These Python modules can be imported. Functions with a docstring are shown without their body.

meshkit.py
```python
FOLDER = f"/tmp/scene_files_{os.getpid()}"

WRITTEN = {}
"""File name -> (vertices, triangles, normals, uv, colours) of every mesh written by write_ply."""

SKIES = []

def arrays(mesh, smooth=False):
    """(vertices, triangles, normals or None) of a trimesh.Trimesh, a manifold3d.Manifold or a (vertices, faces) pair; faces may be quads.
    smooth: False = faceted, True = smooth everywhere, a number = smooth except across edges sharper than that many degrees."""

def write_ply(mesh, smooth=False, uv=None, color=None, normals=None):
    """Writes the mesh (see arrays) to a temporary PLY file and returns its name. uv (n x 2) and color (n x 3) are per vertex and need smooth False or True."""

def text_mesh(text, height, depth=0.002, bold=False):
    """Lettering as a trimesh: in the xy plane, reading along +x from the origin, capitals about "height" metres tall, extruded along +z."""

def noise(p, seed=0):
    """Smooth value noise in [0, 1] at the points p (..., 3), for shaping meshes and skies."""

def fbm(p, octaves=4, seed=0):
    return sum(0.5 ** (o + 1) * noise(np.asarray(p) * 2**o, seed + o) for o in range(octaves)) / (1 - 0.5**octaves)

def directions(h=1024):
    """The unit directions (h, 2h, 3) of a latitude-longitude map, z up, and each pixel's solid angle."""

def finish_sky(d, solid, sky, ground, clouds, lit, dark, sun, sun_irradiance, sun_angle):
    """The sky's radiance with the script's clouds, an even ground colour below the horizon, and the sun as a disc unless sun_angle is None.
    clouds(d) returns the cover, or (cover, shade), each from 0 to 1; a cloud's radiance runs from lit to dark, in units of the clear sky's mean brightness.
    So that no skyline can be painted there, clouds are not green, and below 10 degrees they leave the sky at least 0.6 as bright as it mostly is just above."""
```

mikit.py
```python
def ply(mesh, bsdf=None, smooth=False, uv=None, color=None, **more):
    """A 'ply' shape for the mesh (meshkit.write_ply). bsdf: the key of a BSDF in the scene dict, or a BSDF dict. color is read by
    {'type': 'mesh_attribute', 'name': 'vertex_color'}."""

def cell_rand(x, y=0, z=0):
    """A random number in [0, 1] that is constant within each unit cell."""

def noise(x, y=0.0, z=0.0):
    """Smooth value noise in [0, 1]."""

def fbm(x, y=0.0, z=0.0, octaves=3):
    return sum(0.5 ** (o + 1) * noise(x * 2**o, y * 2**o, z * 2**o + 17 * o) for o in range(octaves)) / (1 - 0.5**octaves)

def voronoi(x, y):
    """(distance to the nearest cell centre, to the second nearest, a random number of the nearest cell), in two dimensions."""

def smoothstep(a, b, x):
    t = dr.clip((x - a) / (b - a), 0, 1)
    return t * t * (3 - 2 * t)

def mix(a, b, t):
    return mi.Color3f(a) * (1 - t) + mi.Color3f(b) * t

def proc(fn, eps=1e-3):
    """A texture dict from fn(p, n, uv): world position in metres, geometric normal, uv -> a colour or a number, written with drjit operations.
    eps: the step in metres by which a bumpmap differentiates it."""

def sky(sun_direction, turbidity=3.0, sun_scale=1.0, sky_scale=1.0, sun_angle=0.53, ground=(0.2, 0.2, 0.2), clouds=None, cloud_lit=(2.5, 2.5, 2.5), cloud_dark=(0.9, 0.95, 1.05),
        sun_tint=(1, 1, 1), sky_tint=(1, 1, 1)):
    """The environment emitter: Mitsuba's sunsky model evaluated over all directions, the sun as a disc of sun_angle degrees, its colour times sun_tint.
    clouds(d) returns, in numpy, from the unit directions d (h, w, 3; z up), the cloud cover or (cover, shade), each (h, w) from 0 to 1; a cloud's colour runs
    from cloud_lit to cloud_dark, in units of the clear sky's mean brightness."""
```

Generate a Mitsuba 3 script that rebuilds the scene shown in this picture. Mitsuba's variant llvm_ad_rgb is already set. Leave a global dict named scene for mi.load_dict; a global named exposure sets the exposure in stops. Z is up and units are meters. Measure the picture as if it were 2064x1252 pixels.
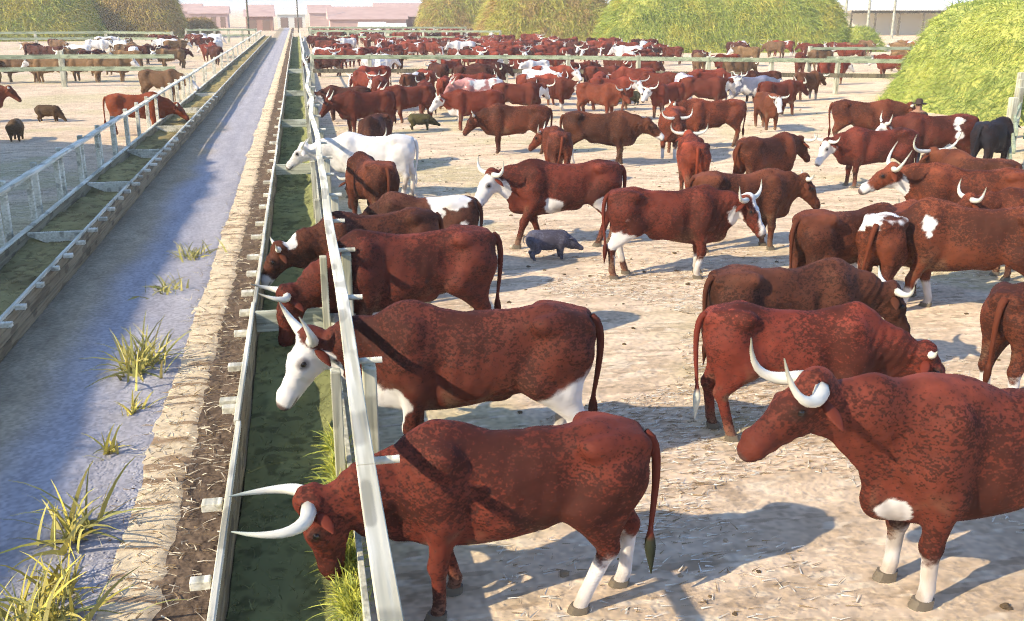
import math, random, numpy as np, trimesh, mitsuba as mi, mikit, meshkit
import drjit as dr
from mikit import noise, fbm, voronoi, cell_rand, smoothstep, mix, proc
T = mi.ScalarTransform4f
random.seed(7)
RNG = np.random.default_rng(11)
scene, labels = {}, {}

# ------------------------------------------------------------------ camera, sky, exposure
CAM_H = 4.0
PITCH, YAW, FOC = math.radians(16.909), math.radians(11.755), 2000.0 / 2064
FW = np.array([math.sin(YAW) * math.cos(PITCH), math.cos(YAW) * math.cos(PITCH), -math.sin(PITCH)])
CO = np.array([0, 0, CAM_H])
scene['camera'] = {'type': 'perspective', 'fov': math.degrees(2 * math.atan(0.5 / FOC)), 'fov_axis': 'x', 'near_clip': 0.1, 'far_clip': 6000.0,
                   'to_world': T().look_at(origin=CO.tolist(), target=(CO + FW).tolist(), up=[0, 0, 1])}
SUN = (-0.93, -0.37, 0.62)
scene['sky'] = mikit.sky(SUN, turbidity=3.5, sky_scale=1.8, sky_tint=(0.93, 0.96, 1.12), sun_tint=(0.93, 1.0, 1.10))
exposure = 2.14

RT = np.array([math.cos(YAW), -math.sin(YAW), 0]); UPV = np.cross(RT, FW)


def at(x, y, z=0.0):
    """ground point seen at pixel (x, y) of the 2064 x 1252 photograph, at height z"""
    d = FW + RT * (x - 1032) / 2000 - UPV * (y - 626) / 2000
    return CO + d * ((z - CAM_H) / d[2])


# ------------------------------------------------------------------ bookkeeping
def numbered(base):
    if base not in USED:
        USED[base] = 0
        return base
    USED[base] += 1
    return f"{base}_{USED[base]:03d}"


USED = {}


def thing(name, label=None, cat=None, group=None, kind=None):
    key = numbered(name)
    d = {}
    if label: d['label'] = label
    if cat: d['category'] = cat
    if group: d['group'] = group
    if kind: d['kind'] = kind
    labels[key] = d
    return key


def part(parent, name, shape, to_world=None, label=None, kind=None):
    key = numbered(parent + '__' + name)
    s = dict(shape)
    if to_world is not None: s['to_world'] = to_world
    scene[key] = s
    if label or kind:
        labels[key] = {k: v for k, v in (('label', label), ('kind', kind)) if v}
    return key


def put(key, shape, to_world=None):
    s = dict(shape)
    if to_world is not None: s['to_world'] = to_world
    scene[key] = s


# ------------------------------------------------------------------ mesh helpers
def boxm(a, b, jitter=0.0):
    a, b = np.minimum(a, b), np.maximum(a, b)
    m = trimesh.creation.box(bounds=[a, b])
    return m


def cham(a, b, c=0.008):
    """box with chamfered long edges (24 vertices)"""
    a, b = np.minimum(a, b).astype(float), np.maximum(a, b).astype(float)
    c = min(c, 0.3 * (b - a).min())
    pts = []
    for ix in (0, 1):
        for iy in (0, 1):
            for iz in (0, 1):
                p = np.array([(a, b)[ix][0], (a, b)[iy][1], (a, b)[iz][2]])
                s = np.array([1 - 2 * ix, 1 - 2 * iy, 1 - 2 * iz]) * c
                for k in range(3):
                    q = p + s
                    q[k] = p[k]
                    pts.append(q)
    return trimesh.convex.convex_hull(np.array(pts))


def tube(pts, radii, sides=7, squash=None, caps=True):
    pts = np.asarray(pts, float); radii = np.asarray(radii, float)
    n = len(pts)
    tang = np.gradient(pts, axis=0); tang /= np.linalg.norm(tang, axis=1, keepdims=True) + 1e-9
    ref = np.array([0, 0, 1.0]) if abs(tang[0][2]) < 0.9 else np.array([0, 1.0, 0])
    V = []
    x = np.cross(tang[0], ref); x /= np.linalg.norm(x)
    an = np.arange(sides) * 2 * np.pi / sides
    for i in range(n):
        x = x - tang[i] * (x @ tang[i]); x /= np.linalg.norm(x) + 1e-9
        y = np.cross(tang[i], x)
        V.append(pts[i] + radii[i] * (np.cos(an)[:, None] * x + np.sin(an)[:, None] * y * (squash or 1)))
    V = np.vstack(V + [pts[:1], pts[-1:]])
    Fs = []
    for i in range(n - 1):
        for k in range(sides):
            a, b = i * sides + k, i * sides + (k + 1) % sides
            Fs += [[a, b, b + sides], [a, b + sides, a + sides]]
    if caps:
        c0, c1 = n * sides, n * sides + 1
        for k in range(sides):
            Fs.append([c0, (k + 1) % sides, k])
            Fs.append([c1, (n - 1) * sides + k, (n - 1) * sides + (k + 1) % sides])
    return trimesh.Trimesh(V, np.array(Fs), process=False)


def bez(p0, p1, p2, p3, n=10):
    t = np.linspace(0, 1, n)[:, None]
    p0, p1, p2, p3 = (np.asarray(p, float) for p in (p0, p1, p2, p3))
    return (1 - t)**3 * p0 + 3 * t * (1 - t)**2 * p1 + 3 * t * t * (1 - t) * p2 + t**3 * p3


def blades(base, direc, length, width, bend=0.25, seg=3, rng=RNG):
    """grass blades / straws: arrays base (n,3), direc (n,3) unit, length (n), width (n); each a tapering strip that droops"""
    n = len(base)
    side = np.cross(direc, rng.normal(size=(n, 3))); side /= np.linalg.norm(side, axis=1, keepdims=True) + 1e-9
    V, Fs = [], []
    for i in range(seg + 1):
        t = i / seg
        c = base + direc * (length * t)[:, None] + np.array([0, 0, -1.0]) * (length * bend * t * t)[:, None]
        w = (width * (1 - 0.9 * t) * 0.5)[:, None]
        V += [c - side * w, c + side * w]
    V = np.stack(V, 1)  # n, 2*(seg+1), 3
    k = 2 * (seg + 1)
    f = []
    for i in range(seg):
        a = 2 * i
        f += [[a, a + 1, a + 3], [a, a + 3, a + 2]]
    f = np.array(f)
    Fs = (np.arange(n) * k)[:, None, None] + f[None]
    return V.reshape(-1, 3), Fs.reshape(-1, 3), k


def smin(a, b, k):
    h = np.maximum(k - np.abs(a - b), 0) / k
    return np.minimum(a, b) - h * h * k * 0.25


class Field:
    def __init__(self, lo, hi, cell):
        self.lo, self.cell = np.asarray(lo, float), cell
        self.n = np.ceil((np.asarray(hi) - self.lo) / cell).astype(int) + 1
        self.F = np.full(self.n, 9.0, np.float32)

    def add(self, fn, lo, hi, k=0.04, sub=False):
        m = k + 2 * self.cell
        i0 = np.clip(np.floor((np.asarray(lo) - m - self.lo) / self.cell).astype(int), 0, self.n - 1)
        i1 = np.clip(np.ceil((np.asarray(hi) + m - self.lo) / self.cell).astype(int) + 1, 1, self.n)
        if (i1 <= i0).any(): return
        X, Y, Z = [(self.lo[j] + self.cell * np.arange(i0[j], i1[j])).astype(np.float32).reshape([-1 if q == j else 1 for q in range(3)]) for j in range(3)]
        d = fn(X, Y, Z).astype(np.float32)
        s = tuple(slice(i0[j], i1[j]) for j in range(3))
        self.F[s] = -smin(-self.F[s], d, k) if sub else smin(self.F[s], d, k)

    def cap(self, a, b, ra, rb, k=0.04, sq=1.0, lat=None, sub=False):
        a, b = np.asarray(a, float), np.asarray(b, float)
        L = np.linalg.norm(b - a) + 1e-6
        u = (b - a) / L
        if lat is None:
            lat = np.array([0, 1.0, 0])
        w = lat - u * (lat @ u); w /= np.linalg.norm(w) + 1e-9
        v = np.cross(u, w)
        R = max(ra, rb) * max(1, sq)

        def fn(X, Y, Z):
            px, py, pz = X - a[0], Y - a[1], Z - a[2]
            h = px * u[0] + py * u[1] + pz * u[2]
            t = np.clip(h / L, 0, 1)
            r = ra + (rb - ra) * t
            o = h - t * L
            cw = (px * w[0] + py * w[1] + pz * w[2]) / sq
            cv = px * v[0] + py * v[1] + pz * v[2]
            return (np.sqrt(cw * cw + cv * cv + o * o) - r) * min(1.0, sq)
        self.add(fn, np.minimum(a, b) - R, np.maximum(a, b) + R, k, sub)

    def ball(self, c, r, k=0.04, sub=False):
        c = np.asarray(c, float); r = np.asarray(r, float) * np.ones(3)

        def fn(X, Y, Z):
            return (np.sqrt(((X - c[0]) / r[0])**2 + ((Y - c[1]) / r[1])**2 + ((Z - c[2]) / r[2])**2) - 1) * r.min()
        self.add(fn, c - r, c + r, k, sub)

    def mesh(self, relax=1):
        F = self.F
        F[:, :, 0] = np.maximum(F[:, :, 0], 0.01)
        n = self.n
        ins = F < 0
        cnt = np.zeros(n - 1, np.uint8)
        for dx in (0, 1):
            for dy in (0, 1):
                for dz in (0, 1):
                    cnt += ins[dx:n[0] - 1 + dx, dy:n[1] - 1 + dy, dz:n[2] - 1 + dz]
        act = (cnt > 0) & (cnt < 8)
        I = np.argwhere(act)
        idx = np.full(n - 1, -1, np.int64)
        idx[act] = np.arange(len(I))
        acc = np.zeros((len(I), 3)); num = np.zeros(len(I))
        for ax in range(3):
            o = [q for q in range(3) if q != ax]
            for s0 in (0, 1):
                for s1 in (0, 1):
                    off = np.zeros(3, int); off[o[0]] = s0; off[o[1]] = s1
                    p = I + off; q = p.copy(); q[:, ax] += 1
                    f0 = F[p[:, 0], p[:, 1], p[:, 2]]; f1 = F[q[:, 0], q[:, 1], q[:, 2]]
                    c = (f0 < 0) != (f1 < 0)
                    t = f0[c] / (f0[c] - f1[c])
                    pt = off[None].astype(float).repeat(c.sum(), 0); pt[:, ax] = t
                    acc[c] += pt; num[c] += 1
        V = self.lo + self.cell * (I + acc / num[:, None])
        Q = []
        for ax in range(3):
            o = [q for q in range(3) if q != ax]
            sl0 = [slice(1, n[q] - 1) for q in range(3)]; sl0[ax] = slice(0, n[ax] - 1)
            sl1 = list(sl0); sl1[ax] = slice(1, n[ax])
            A, B = ins[tuple(sl0)], ins[tuple(sl1)]
            for flip in (False, True):
                m = (A & ~B) if not flip else (~A & B)
                P = np.argwhere(m)
                if not len(P): continue
                P[:, o[0]] += 1; P[:, o[1]] += 1
                e0 = np.zeros(3, int); e0[o[0]] = 1
                e1 = np.zeros(3, int); e1[o[1]] = 1
                g = lambda p: idx[p[:, 0], p[:, 1], p[:, 2]]
                quad = np.stack([g(P - e0 - e1), g(P - e1), g(P), g(P - e0)], 1)
                if flip ^ (ax == 1): quad = quad[:, ::-1]
                Q.append(quad)
        Q = np.vstack(Q)
        Q = Q[(Q >= 0).all(1)]
        Fc = np.vstack([Q[:, [0, 1, 2]], Q[:, [0, 2, 3]]])
        for _ in range(relax):   # light neighbour averaging
            S = np.zeros_like(V); N = np.zeros(len(V))
            for a, b in ((0, 1), (1, 2), (2, 3), (3, 0)):
                np.add.at(S, Q[:, a], V[Q[:, b]]); np.add.at(N, Q[:, a], 1)
            V = V * 0.5 + 0.5 * S / np.maximum(N, 1)[:, None]
        return V, Fc


def vnormals(V, Fc):
    fn = np.cross(V[Fc[:, 1]] - V[Fc[:, 0]], V[Fc[:, 2]] - V[Fc[:, 0]])
    N = np.zeros_like(V)
    for k in range(3): np.add.at(N, Fc[:, k], fn)
    return N / (np.linalg.norm(N, axis=1, keepdims=True) + 1e-12)


# ------------------------------------------------------------------ materials
def two(d): return {'type': 'twosided', 'bsdf': d}
def rgb(*c): return {'type': 'rgb', 'value': list(c)}


def bump(inner, fn, scale, eps=2e-3):
    return {'type': 'bumpmap', 'tex': proc(fn, eps), 'scale': scale, 'bsdf': inner}


VC = {'type': 'mesh_attribute', 'name': 'vertex_color'}


def speckle(p, n, uv):
    big = fbm(p.x * 2.3, p.y * 2.3, p.z * 2.3, 2)
    f = 0.55 * noise(p.x * 85, p.y * 85, p.z * 85) + 0.45 * noise(p.x * 38, p.y * 38, p.z * 38)
    return (1 - uv.x) * 0.70 * smoothstep(0.37, 0.66, f + 1.0 * (big - 0.50))


scene['hide'] = two(bump({'type': 'blendbsdf', 'weight': proc(speckle), 'bsdf_0': {'type': 'principled', 'base_color': VC, 'roughness': 0.66, 'specular': 0.18},
                          'bsdf_1': {'type': 'principled', 'base_color': rgb(0.026, 0.011, 0.008), 'roughness': 0.75, 'specular': 0.15}},
                         lambda p, n, uv: noise(p.x * 28, p.y * 80, p.z * 90) * 0.5 + noise(p.x * 60, p.y * 180, p.z * 200) * 0.5, 0.006))
scene['hide_far'] = two({'type': 'principled', 'base_color': VC, 'roughness': 0.72, 'specular': 0.15})
scene['horn'] = {'type': 'principled', 'base_color': VC, 'roughness': 0.38, 'specular': 0.5}
scene['hoof'] = {'type': 'principled', 'base_color': rgb(0.16, 0.13, 0.09), 'roughness': 0.6}
scene['eye'] = {'type': 'principled', 'base_color': rgb(0.012, 0.008, 0.006), 'roughness': 0.12, 'specular': 0.6}
scene['plant'] = two({'type': 'principled', 'base_color': VC, 'roughness': 0.75, 'specular': 0.2})


def wood_fn(lite, dark, ax):
    def fn(p, n, uv):
        s = [38.0, 38.0, 38.0]; s[ax] = 1.6
        g = fbm(p.x * s[0], p.y * s[1], p.z * s[2], 2)
        b = noise(p.x * 3.1 + 7, p.y * 0.9, p.z * 3.3)
        k = smoothstep(0.3, 0.75, 0.62 * g + 0.38 * b)
        q = [9.0, 9.0, 9.0]; q[ax] = 3.0
        st = smoothstep(0.62, 0.74, noise(p.x * q[0] + 3, p.y * q[1], p.z * q[2]))
        return mix(lite, dark, k) * (1 - 0.35 * st)
    return fn


def wood(name, lite, dark, ax, rough=0.8, b=0.004):
    f = wood_fn(lite, dark, ax)

    def h(p, n, uv):
        s = [60.0, 60.0, 60.0]; s[ax] = 2.0
        return noise(p.x * s[0], p.y * s[1], p.z * s[2])
    scene[name] = two(bump({'type': 'principled', 'base_color': proc(f), 'roughness': rough, 'specular': 0.25}, h, b))


wood('rail_wood', (0.82, 0.79, 0.65), (0.52, 0.49, 0.36), 1)
wood('post_wood', (0.62, 0.60, 0.46), (0.34, 0.33, 0.22), 2)
wood('cross_wood', (0.60, 0.62, 0.50), (0.32, 0.34, 0.25), 0)
wood('brown_plank', (0.36, 0.29, 0.18), (0.22, 0.17, 0.10), 1)
wood('fence_wood', (0.38, 0.43, 0.29), (0.22, 0.26, 0.16), 0)
wood('dark_post', (0.20, 0.17, 0.11), (0.08, 0.07, 0.05), 2)
scene['far_paint'] = two({'type': 'principled', 'base_color': rgb(0.70, 0.68, 0.58), 'roughness': 0.8})
scene['pink_roof'] = two({'type': 'principled', 'base_color': proc(lambda p, n, uv: mix((0.58, 0.41, 0.35), (0.48, 0.32, 0.27), noise(p.x * 0.8, p.y * 0.8, p.z * 3))), 'roughness': 0.8})
scene['barn_wall'] = two({'type': 'principled', 'base_color': proc(lambda p, n, uv: mix((0.46, 0.27, 0.20), (0.30, 0.17, 0.13), noise(p.x * 2.5, p.y * 2.5, p.z * 0.4))), 'roughness': 0.85})
scene['dark_opening'] = two({'type': 'principled', 'base_color': rgb(0.24, 0.16, 0.12), 'roughness': 0.9})


def pen_col(p, n, uv):
    big = fbm(p.x * 0.35, p.y * 0.35, 3.0, 3)
    mid = fbm(p.x * 1.5, p.y * 4.2, 1.0, 4)
    fine = noise(p.x * 24, p.y * 24, 0.0)
    c = mix((0.69, 0.535, 0.37), (0.54, 0.41, 0.275), smoothstep(0.35, 0.7, mid))
    c = mix(c, mi.Color3f(0.48, 0.42, 0.22), 0.6 * smoothstep(0.52, 0.68, big))
    c = mix(c, mi.Color3f(0.30, 0.21, 0.13), 0.5 * smoothstep(0.62, 0.74, fbm(p.x * 3.2, p.y * 10.5, 9.0, 3)))
    c = mix(c, mi.Color3f(0.76, 0.64, 0.47), 0.6 * smoothstep(0.62, 0.78, fbm(p.x * 4, p.y * 13, 21.0, 2)))
    return c * (0.82 + 0.36 * fine)


def pen_bump(p, n, uv):
    f1, f2, w = voronoi(p.x * 4.2, p.y * 4.2)
    return 0.22 * smoothstep(0.12, 0.42, f1) + 0.5 * fbm(p.x * 7, p.y * 16, 0.0, 4) + 0.28 * noise(p.x * 35, p.y * 55)


scene['pen_dirt'] = two(bump({'type': 'principled', 'base_color': proc(pen_col), 'roughness': 0.95, 'specular': 0.1}, pen_bump, 0.04, 4e-3))


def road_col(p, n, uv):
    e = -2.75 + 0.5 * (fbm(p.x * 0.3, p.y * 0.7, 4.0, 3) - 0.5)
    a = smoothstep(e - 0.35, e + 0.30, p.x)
    lane_tone = mix((0.43, 0.42, 0.44), (0.30, 0.29, 0.31), fbm(p.x * 5, p.y * 1.5, 0.0, 3))  # blue grey dirt tone, mottled, giving way to brown at the left
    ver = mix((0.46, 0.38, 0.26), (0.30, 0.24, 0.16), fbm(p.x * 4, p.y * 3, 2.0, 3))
    return mix(ver, lane_tone, a) * (0.8 + 0.4 * noise(p.x * 30, p.y * 30))


scene['road_dirt'] = two(bump({'type': 'principled', 'base_color': proc(road_col), 'roughness': 1.0, 'specular': 0.0},
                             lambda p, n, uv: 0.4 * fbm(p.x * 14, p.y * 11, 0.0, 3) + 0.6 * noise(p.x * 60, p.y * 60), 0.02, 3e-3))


scene['rotten_earth'] = two(bump({'type': 'principled', 'base_color': proc(lambda p, n, uv: mix((0.20, 0.145, 0.10), (0.085, 0.062, 0.045), fbm(p.x * 7, p.y * 5, 1.0, 3)) * (0.75 + 0.5 * noise(p.x * 45, p.y * 45))), 'roughness': 0.95, 'specular': 0.1},
                                 lambda p, n, uv: fbm(p.x * 12, p.y * 9, 0.0, 3), 0.05, 3e-3))


def strip_col(p, n, uv):
    c = mix((0.74, 0.62, 0.42), (0.63, 0.50, 0.32), fbm(p.x * 5, p.y * 7, 0.0, 3))
    c = mix(c, mi.Color3f(0.26, 0.16, 0.09), 0.8 * smoothstep(0.60, 0.72, fbm(p.x * 3.0, p.y * 11, 5.0, 2)))
    return c * (0.85 + 0.3 * noise(p.x * 40, p.y * 40))


scene['dry_earth'] = two(bump({'type': 'principled', 'base_color': proc(strip_col), 'roughness': 0.95, 'specular': 0.1},
                              lambda p, n, uv: fbm(p.x * 6, p.y * 14, 0.0, 3), 0.018, 3e-3))


def hay_fn(a, b, c):
    def fn(p, n, uv):
        g = fbm(p.x * 1.3, p.y * 1.3, p.z * 2.2, 3)
        f = fbm(p.x * 9, p.y * 9, p.z * 5, 2)
        col = mix(a, b, smoothstep(0.38, 0.66, g))
        return mix(col, mi.Color3f(*c), 0.7 * smoothstep(0.48, 0.72, f))
    return fn


for nm, a, b, c in (('hay_green', (0.50, 0.50, 0.13), (0.36, 0.40, 0.11), (0.20, 0.24, 0.06)),
                    ('hay_yellow', (0.60, 0.53, 0.13), (0.44, 0.41, 0.11), (0.26, 0.22, 0.06)),
                    ('hay_brown', (0.46, 0.31, 0.13), (0.38, 0.29, 0.12), (0.22, 0.14, 0.06)),
                    ('hay_feed', (0.24, 0.25, 0.10), (0.17, 0.18, 0.075), (0.08, 0.085, 0.035)), ('hay_feed_dry', (0.34, 0.28, 0.12), (0.24, 0.19, 0.085), (0.12, 0.09, 0.04))):
    scene[nm] = two(bump({'type': 'principled', 'base_color': proc(hay_fn(a, b, c)), 'roughness': 0.95, 'specular': 0.05},
                         lambda p, n, uv: fbm(p.x * 8, p.y * 8, p.z * 8, 3), 0.035, 5e-3))

# ------------------------------------------------------------------ the setting: ground, road, verge
def smooth01(a, b, x):
    t = np.clip((x - a) / (b - a), 0, 1)
    return t * t * (3 - 2 * t)


def gh(x, y):
    x, y = np.asarray(x, float), np.asarray(y, float)
    P = np.stack([x * 0.45, y * 0.45, np.zeros_like(x)], -1)
    Q = np.stack([x * 1.9, y * 1.9, np.zeros_like(x)], -1)
    a = smooth01(0.9, 2.0, x) * (1 - smooth01(45, 55, y))
    return a * (0.030 * (meshkit.noise(P, 3) - 0.5) + 0.022 * (meshkit.noise(Q, 4) - 0.5))


def sheet(xs, ys, h):
    X, Y = np.meshgrid(xs, ys, indexing='ij')
    V = np.stack([X, Y, h(X, Y)], -1).reshape(-1, 3)
    i = np.arange(len(xs) - 1)[:, None] * len(ys) + np.arange(len(ys) - 1)[None]
    i = i.reshape(-1, 1)
    n = len(ys)
    return trimesh.Trimesh(V, np.vstack([np.hstack([i, i + n, i + n + 1]), np.hstack([i, i + n + 1, i + 1])]), process=False)


far = np.geomspace(4, 3000, 26)
gx = np.concatenate([(-24 - far)[::-1], np.arange(-24, 0.6, 1.2), np.arange(0.6, 30, 0.22), 30 + far])
gy = np.concatenate([(-20 - far)[::-1], np.arange(-20, 3, 1.5), np.arange(3, 34, 0.22), np.arange(34, 70, 1.0), 70 + far])
put('ground', mikit.ply(sheet(gx, gy, gh), 'pen_dirt', smooth=True))
labels['ground'] = {'kind': 'structure', 'label': 'trampled tan feedlot dirt running out to the horizon'}

ry = np.concatenate([np.arange(0, 60, 0.12), np.arange(60, 400, 1.5)])


def road_h(X, Y):
    P = np.stack([X * 2.2, Y * 0.8, 0 * X], -1)
    edge = smooth01(-3.74, -3.4, X) * (1 - smooth01(-1.6, -1.45, X))
    ruts = -0.03 * np.exp(-((X + 2.55) / 0.16)**2) - 0.02 * np.exp(-((X + 1.98) / 0.14)**2)
    return 0.006 + edge * (0.022 * meshkit.fbm(P, 3, 5) + 0.5 * ruts + 0.03)


put('road', mikit.ply(sheet(np.arange(-3.76, -1.4, 0.07), ry, road_h), 'road_dirt', smooth=True))
labels['road'] = {'kind': 'structure', 'label': 'blue grey dirt lane between the two feed troughs'}


def strip_h(X, Y):
    P = np.stack([X * 3.0, Y * 1.8, 0 * X], -1); Q = np.stack([0 * X, Y * 1.1, 0 * X], -1)
    Q2 = np.stack([0 * X, Y * 5.0, 0 * X + 3], -1)
    e = -1.74 + 0.16 * (meshkit.noise(Q, 8) - 0.5) + 0.12 * (meshkit.fbm(np.stack([X * 8, Y * 9, 0 * X], -1), 2, 9) - 0.5)
    r = -1.16 + 0.10 * (meshkit.fbm(np.stack([X * 6, Y * 7, 0 * X], -1), 2, 19) - 0.5)
    t = smooth01(-0.03, 0.16, X - e) * (1 - smooth01(-0.12, 0.04, X - r))
    fine = meshkit.fbm(np.stack([X * 11, Y * 8, 0 * X], -1), 3, 22)
    return -0.005 + t * (0.040 + 0.009 * fine + 0.008 * meshkit.fbm(P, 2, 6))


put('path', mikit.ply(sheet(np.arange(-1.95, -0.86, 0.03), ry, strip_h), 'dry_earth', smooth=True))
labels['path'] = {'kind': 'structure', 'label': 'raised sunlit strip of dry earth beside the right feed trough'}

put('verge', mikit.ply(sheet(np.arange(-1.24, -0.70, 0.03), ry, lambda X, Y: 0.004 + 0.03 * meshkit.fbm(np.stack([X * 6, Y * 4, 0 * X], -1), 3, 15)), 'rotten_earth', smooth=True))
labels['verge'] = {'kind': 'structure', 'label': 'dark rotten straw and soil at the foot of the right feed trough'}


# ------------------------------------------------------------------ hay stacks
def stack_mesh(cx, cy, lx, ly, h, yaw=0, pw=0.62, seed=0, nu=150, nv=46, amp=0.28, taper=None, lean=0.75, box=0.26, flare=0.08):
    u = np.linspace(0, 2 * np.pi, nu, endpoint=False); v = np.linspace(0, 1, nv)
    U, Vv = np.meshgrid(u, v, indexing='ij')
    sg = lambda c: np.sign(c) * np.abs(c)**pw
    ang = Vv * np.pi / 2
    rr = np.cos(ang)**box * (lean + (1 - lean) * (1 - np.sin(ang)))
    rr = rr * (1 + flare * np.exp(-Vv * 6))
    x = lx * sg(np.cos(U)) * rr; y = ly * sg(np.sin(U)) * rr
    z = h * np.sin(ang)**0.92
    if taper is not None: z = z * taper(x / lx)
    c, s = math.cos(yaw), math.sin(yaw)
    P = np.stack([cx + c * x - s * y, cy + s * x + c * y, z - 0.03], -1)
    V = P.reshape(-1, 3)
    i = np.arange(nu)[:, None] * nv + np.arange(nv - 1)[None]; j = ((np.arange(nu) + 1) % nu)[:, None] * nv + np.arange(nv - 1)[None]
    F = np.vstack([np.stack([i, j, j + 1], -1).reshape(-1, 3), np.stack([i, j + 1, i + 1], -1).reshape(-1, 3)])
    N = vnormals(V, F)
    d = amp * 2 * (meshkit.fbm(V * 0.55, 3, seed) - 0.5) + 0.14 * (meshkit.fbm(V * np.array([2.6, 2.6, 1.4]), 2, seed + 3) - 0.5) * 2
    V = V + N * d[:, None]
    V[:, 2] = np.where(P.reshape(-1, 3)[:, 2] < 0.01, -0.03, np.maximum(V[:, 2], -0.03))
    return V, F


def strands(V, F, n, length, width, cols, rng, facing=None):
    A = np.linalg.norm(np.cross(V[F[:, 1]] - V[F[:, 0]], V[F[:, 2]] - V[F[:, 0]]), axis=1)
    if facing is not None:
        c = V[F].mean(1); nn = np.cross(V[F[:, 1]] - V[F[:, 0]], V[F[:, 2]] - V[F[:, 0]])
        A = A * np.where((nn * (np.asarray(facing) - c)).sum(1) > 0, 1.0, 0.15)
    fi = rng.choice(len(F), n, p=A / A.sum())
    b = rng.dirichlet((1, 1, 1), n)
    p = (V[F[fi]] * b[..., None]).sum(1)
    nr = np.cross(V[F[fi, 1]] - V[F[fi, 0]], V[F[fi, 2]] - V[F[fi, 0]]); nr /= np.linalg.norm(nr, axis=1, keepdims=True) + 1e-9
    d = nr * 0.55 + rng.normal(size=(n, 3)) * 0.55 + np.array([0, 0, -0.45])
    d /= np.linalg.norm(d, axis=1, keepdims=True)
    L = length * rng.uniform(0.5, 1.5, n); W = width * rng.uniform(0.6, 1.4, n)
    BV, BF, k = blades(p - nr * 0.02, d, L, W, 0.3, 2, rng)
    tone = meshkit.fbm(p * 0.6, 3, 9)
    ci = np.clip((tone - 0.3) / 0.4 + rng.normal(0, 0.22, n), 0, 0.999)
    cols = np.asarray(cols, float)
    q = ci * (len(cols) - 1); a = q.astype(int); t = (q - a)[:, None]
    c = cols[a] * (1 - t) + cols[np.minimum(a + 1, len(cols) - 1)] * t
    c = c * rng.uniform(0.6, 1.12, (n, 1)) * np.array([0.95, 0.95, 0.85])
    return (BV, BF), np.repeat(c, k, 0)


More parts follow.
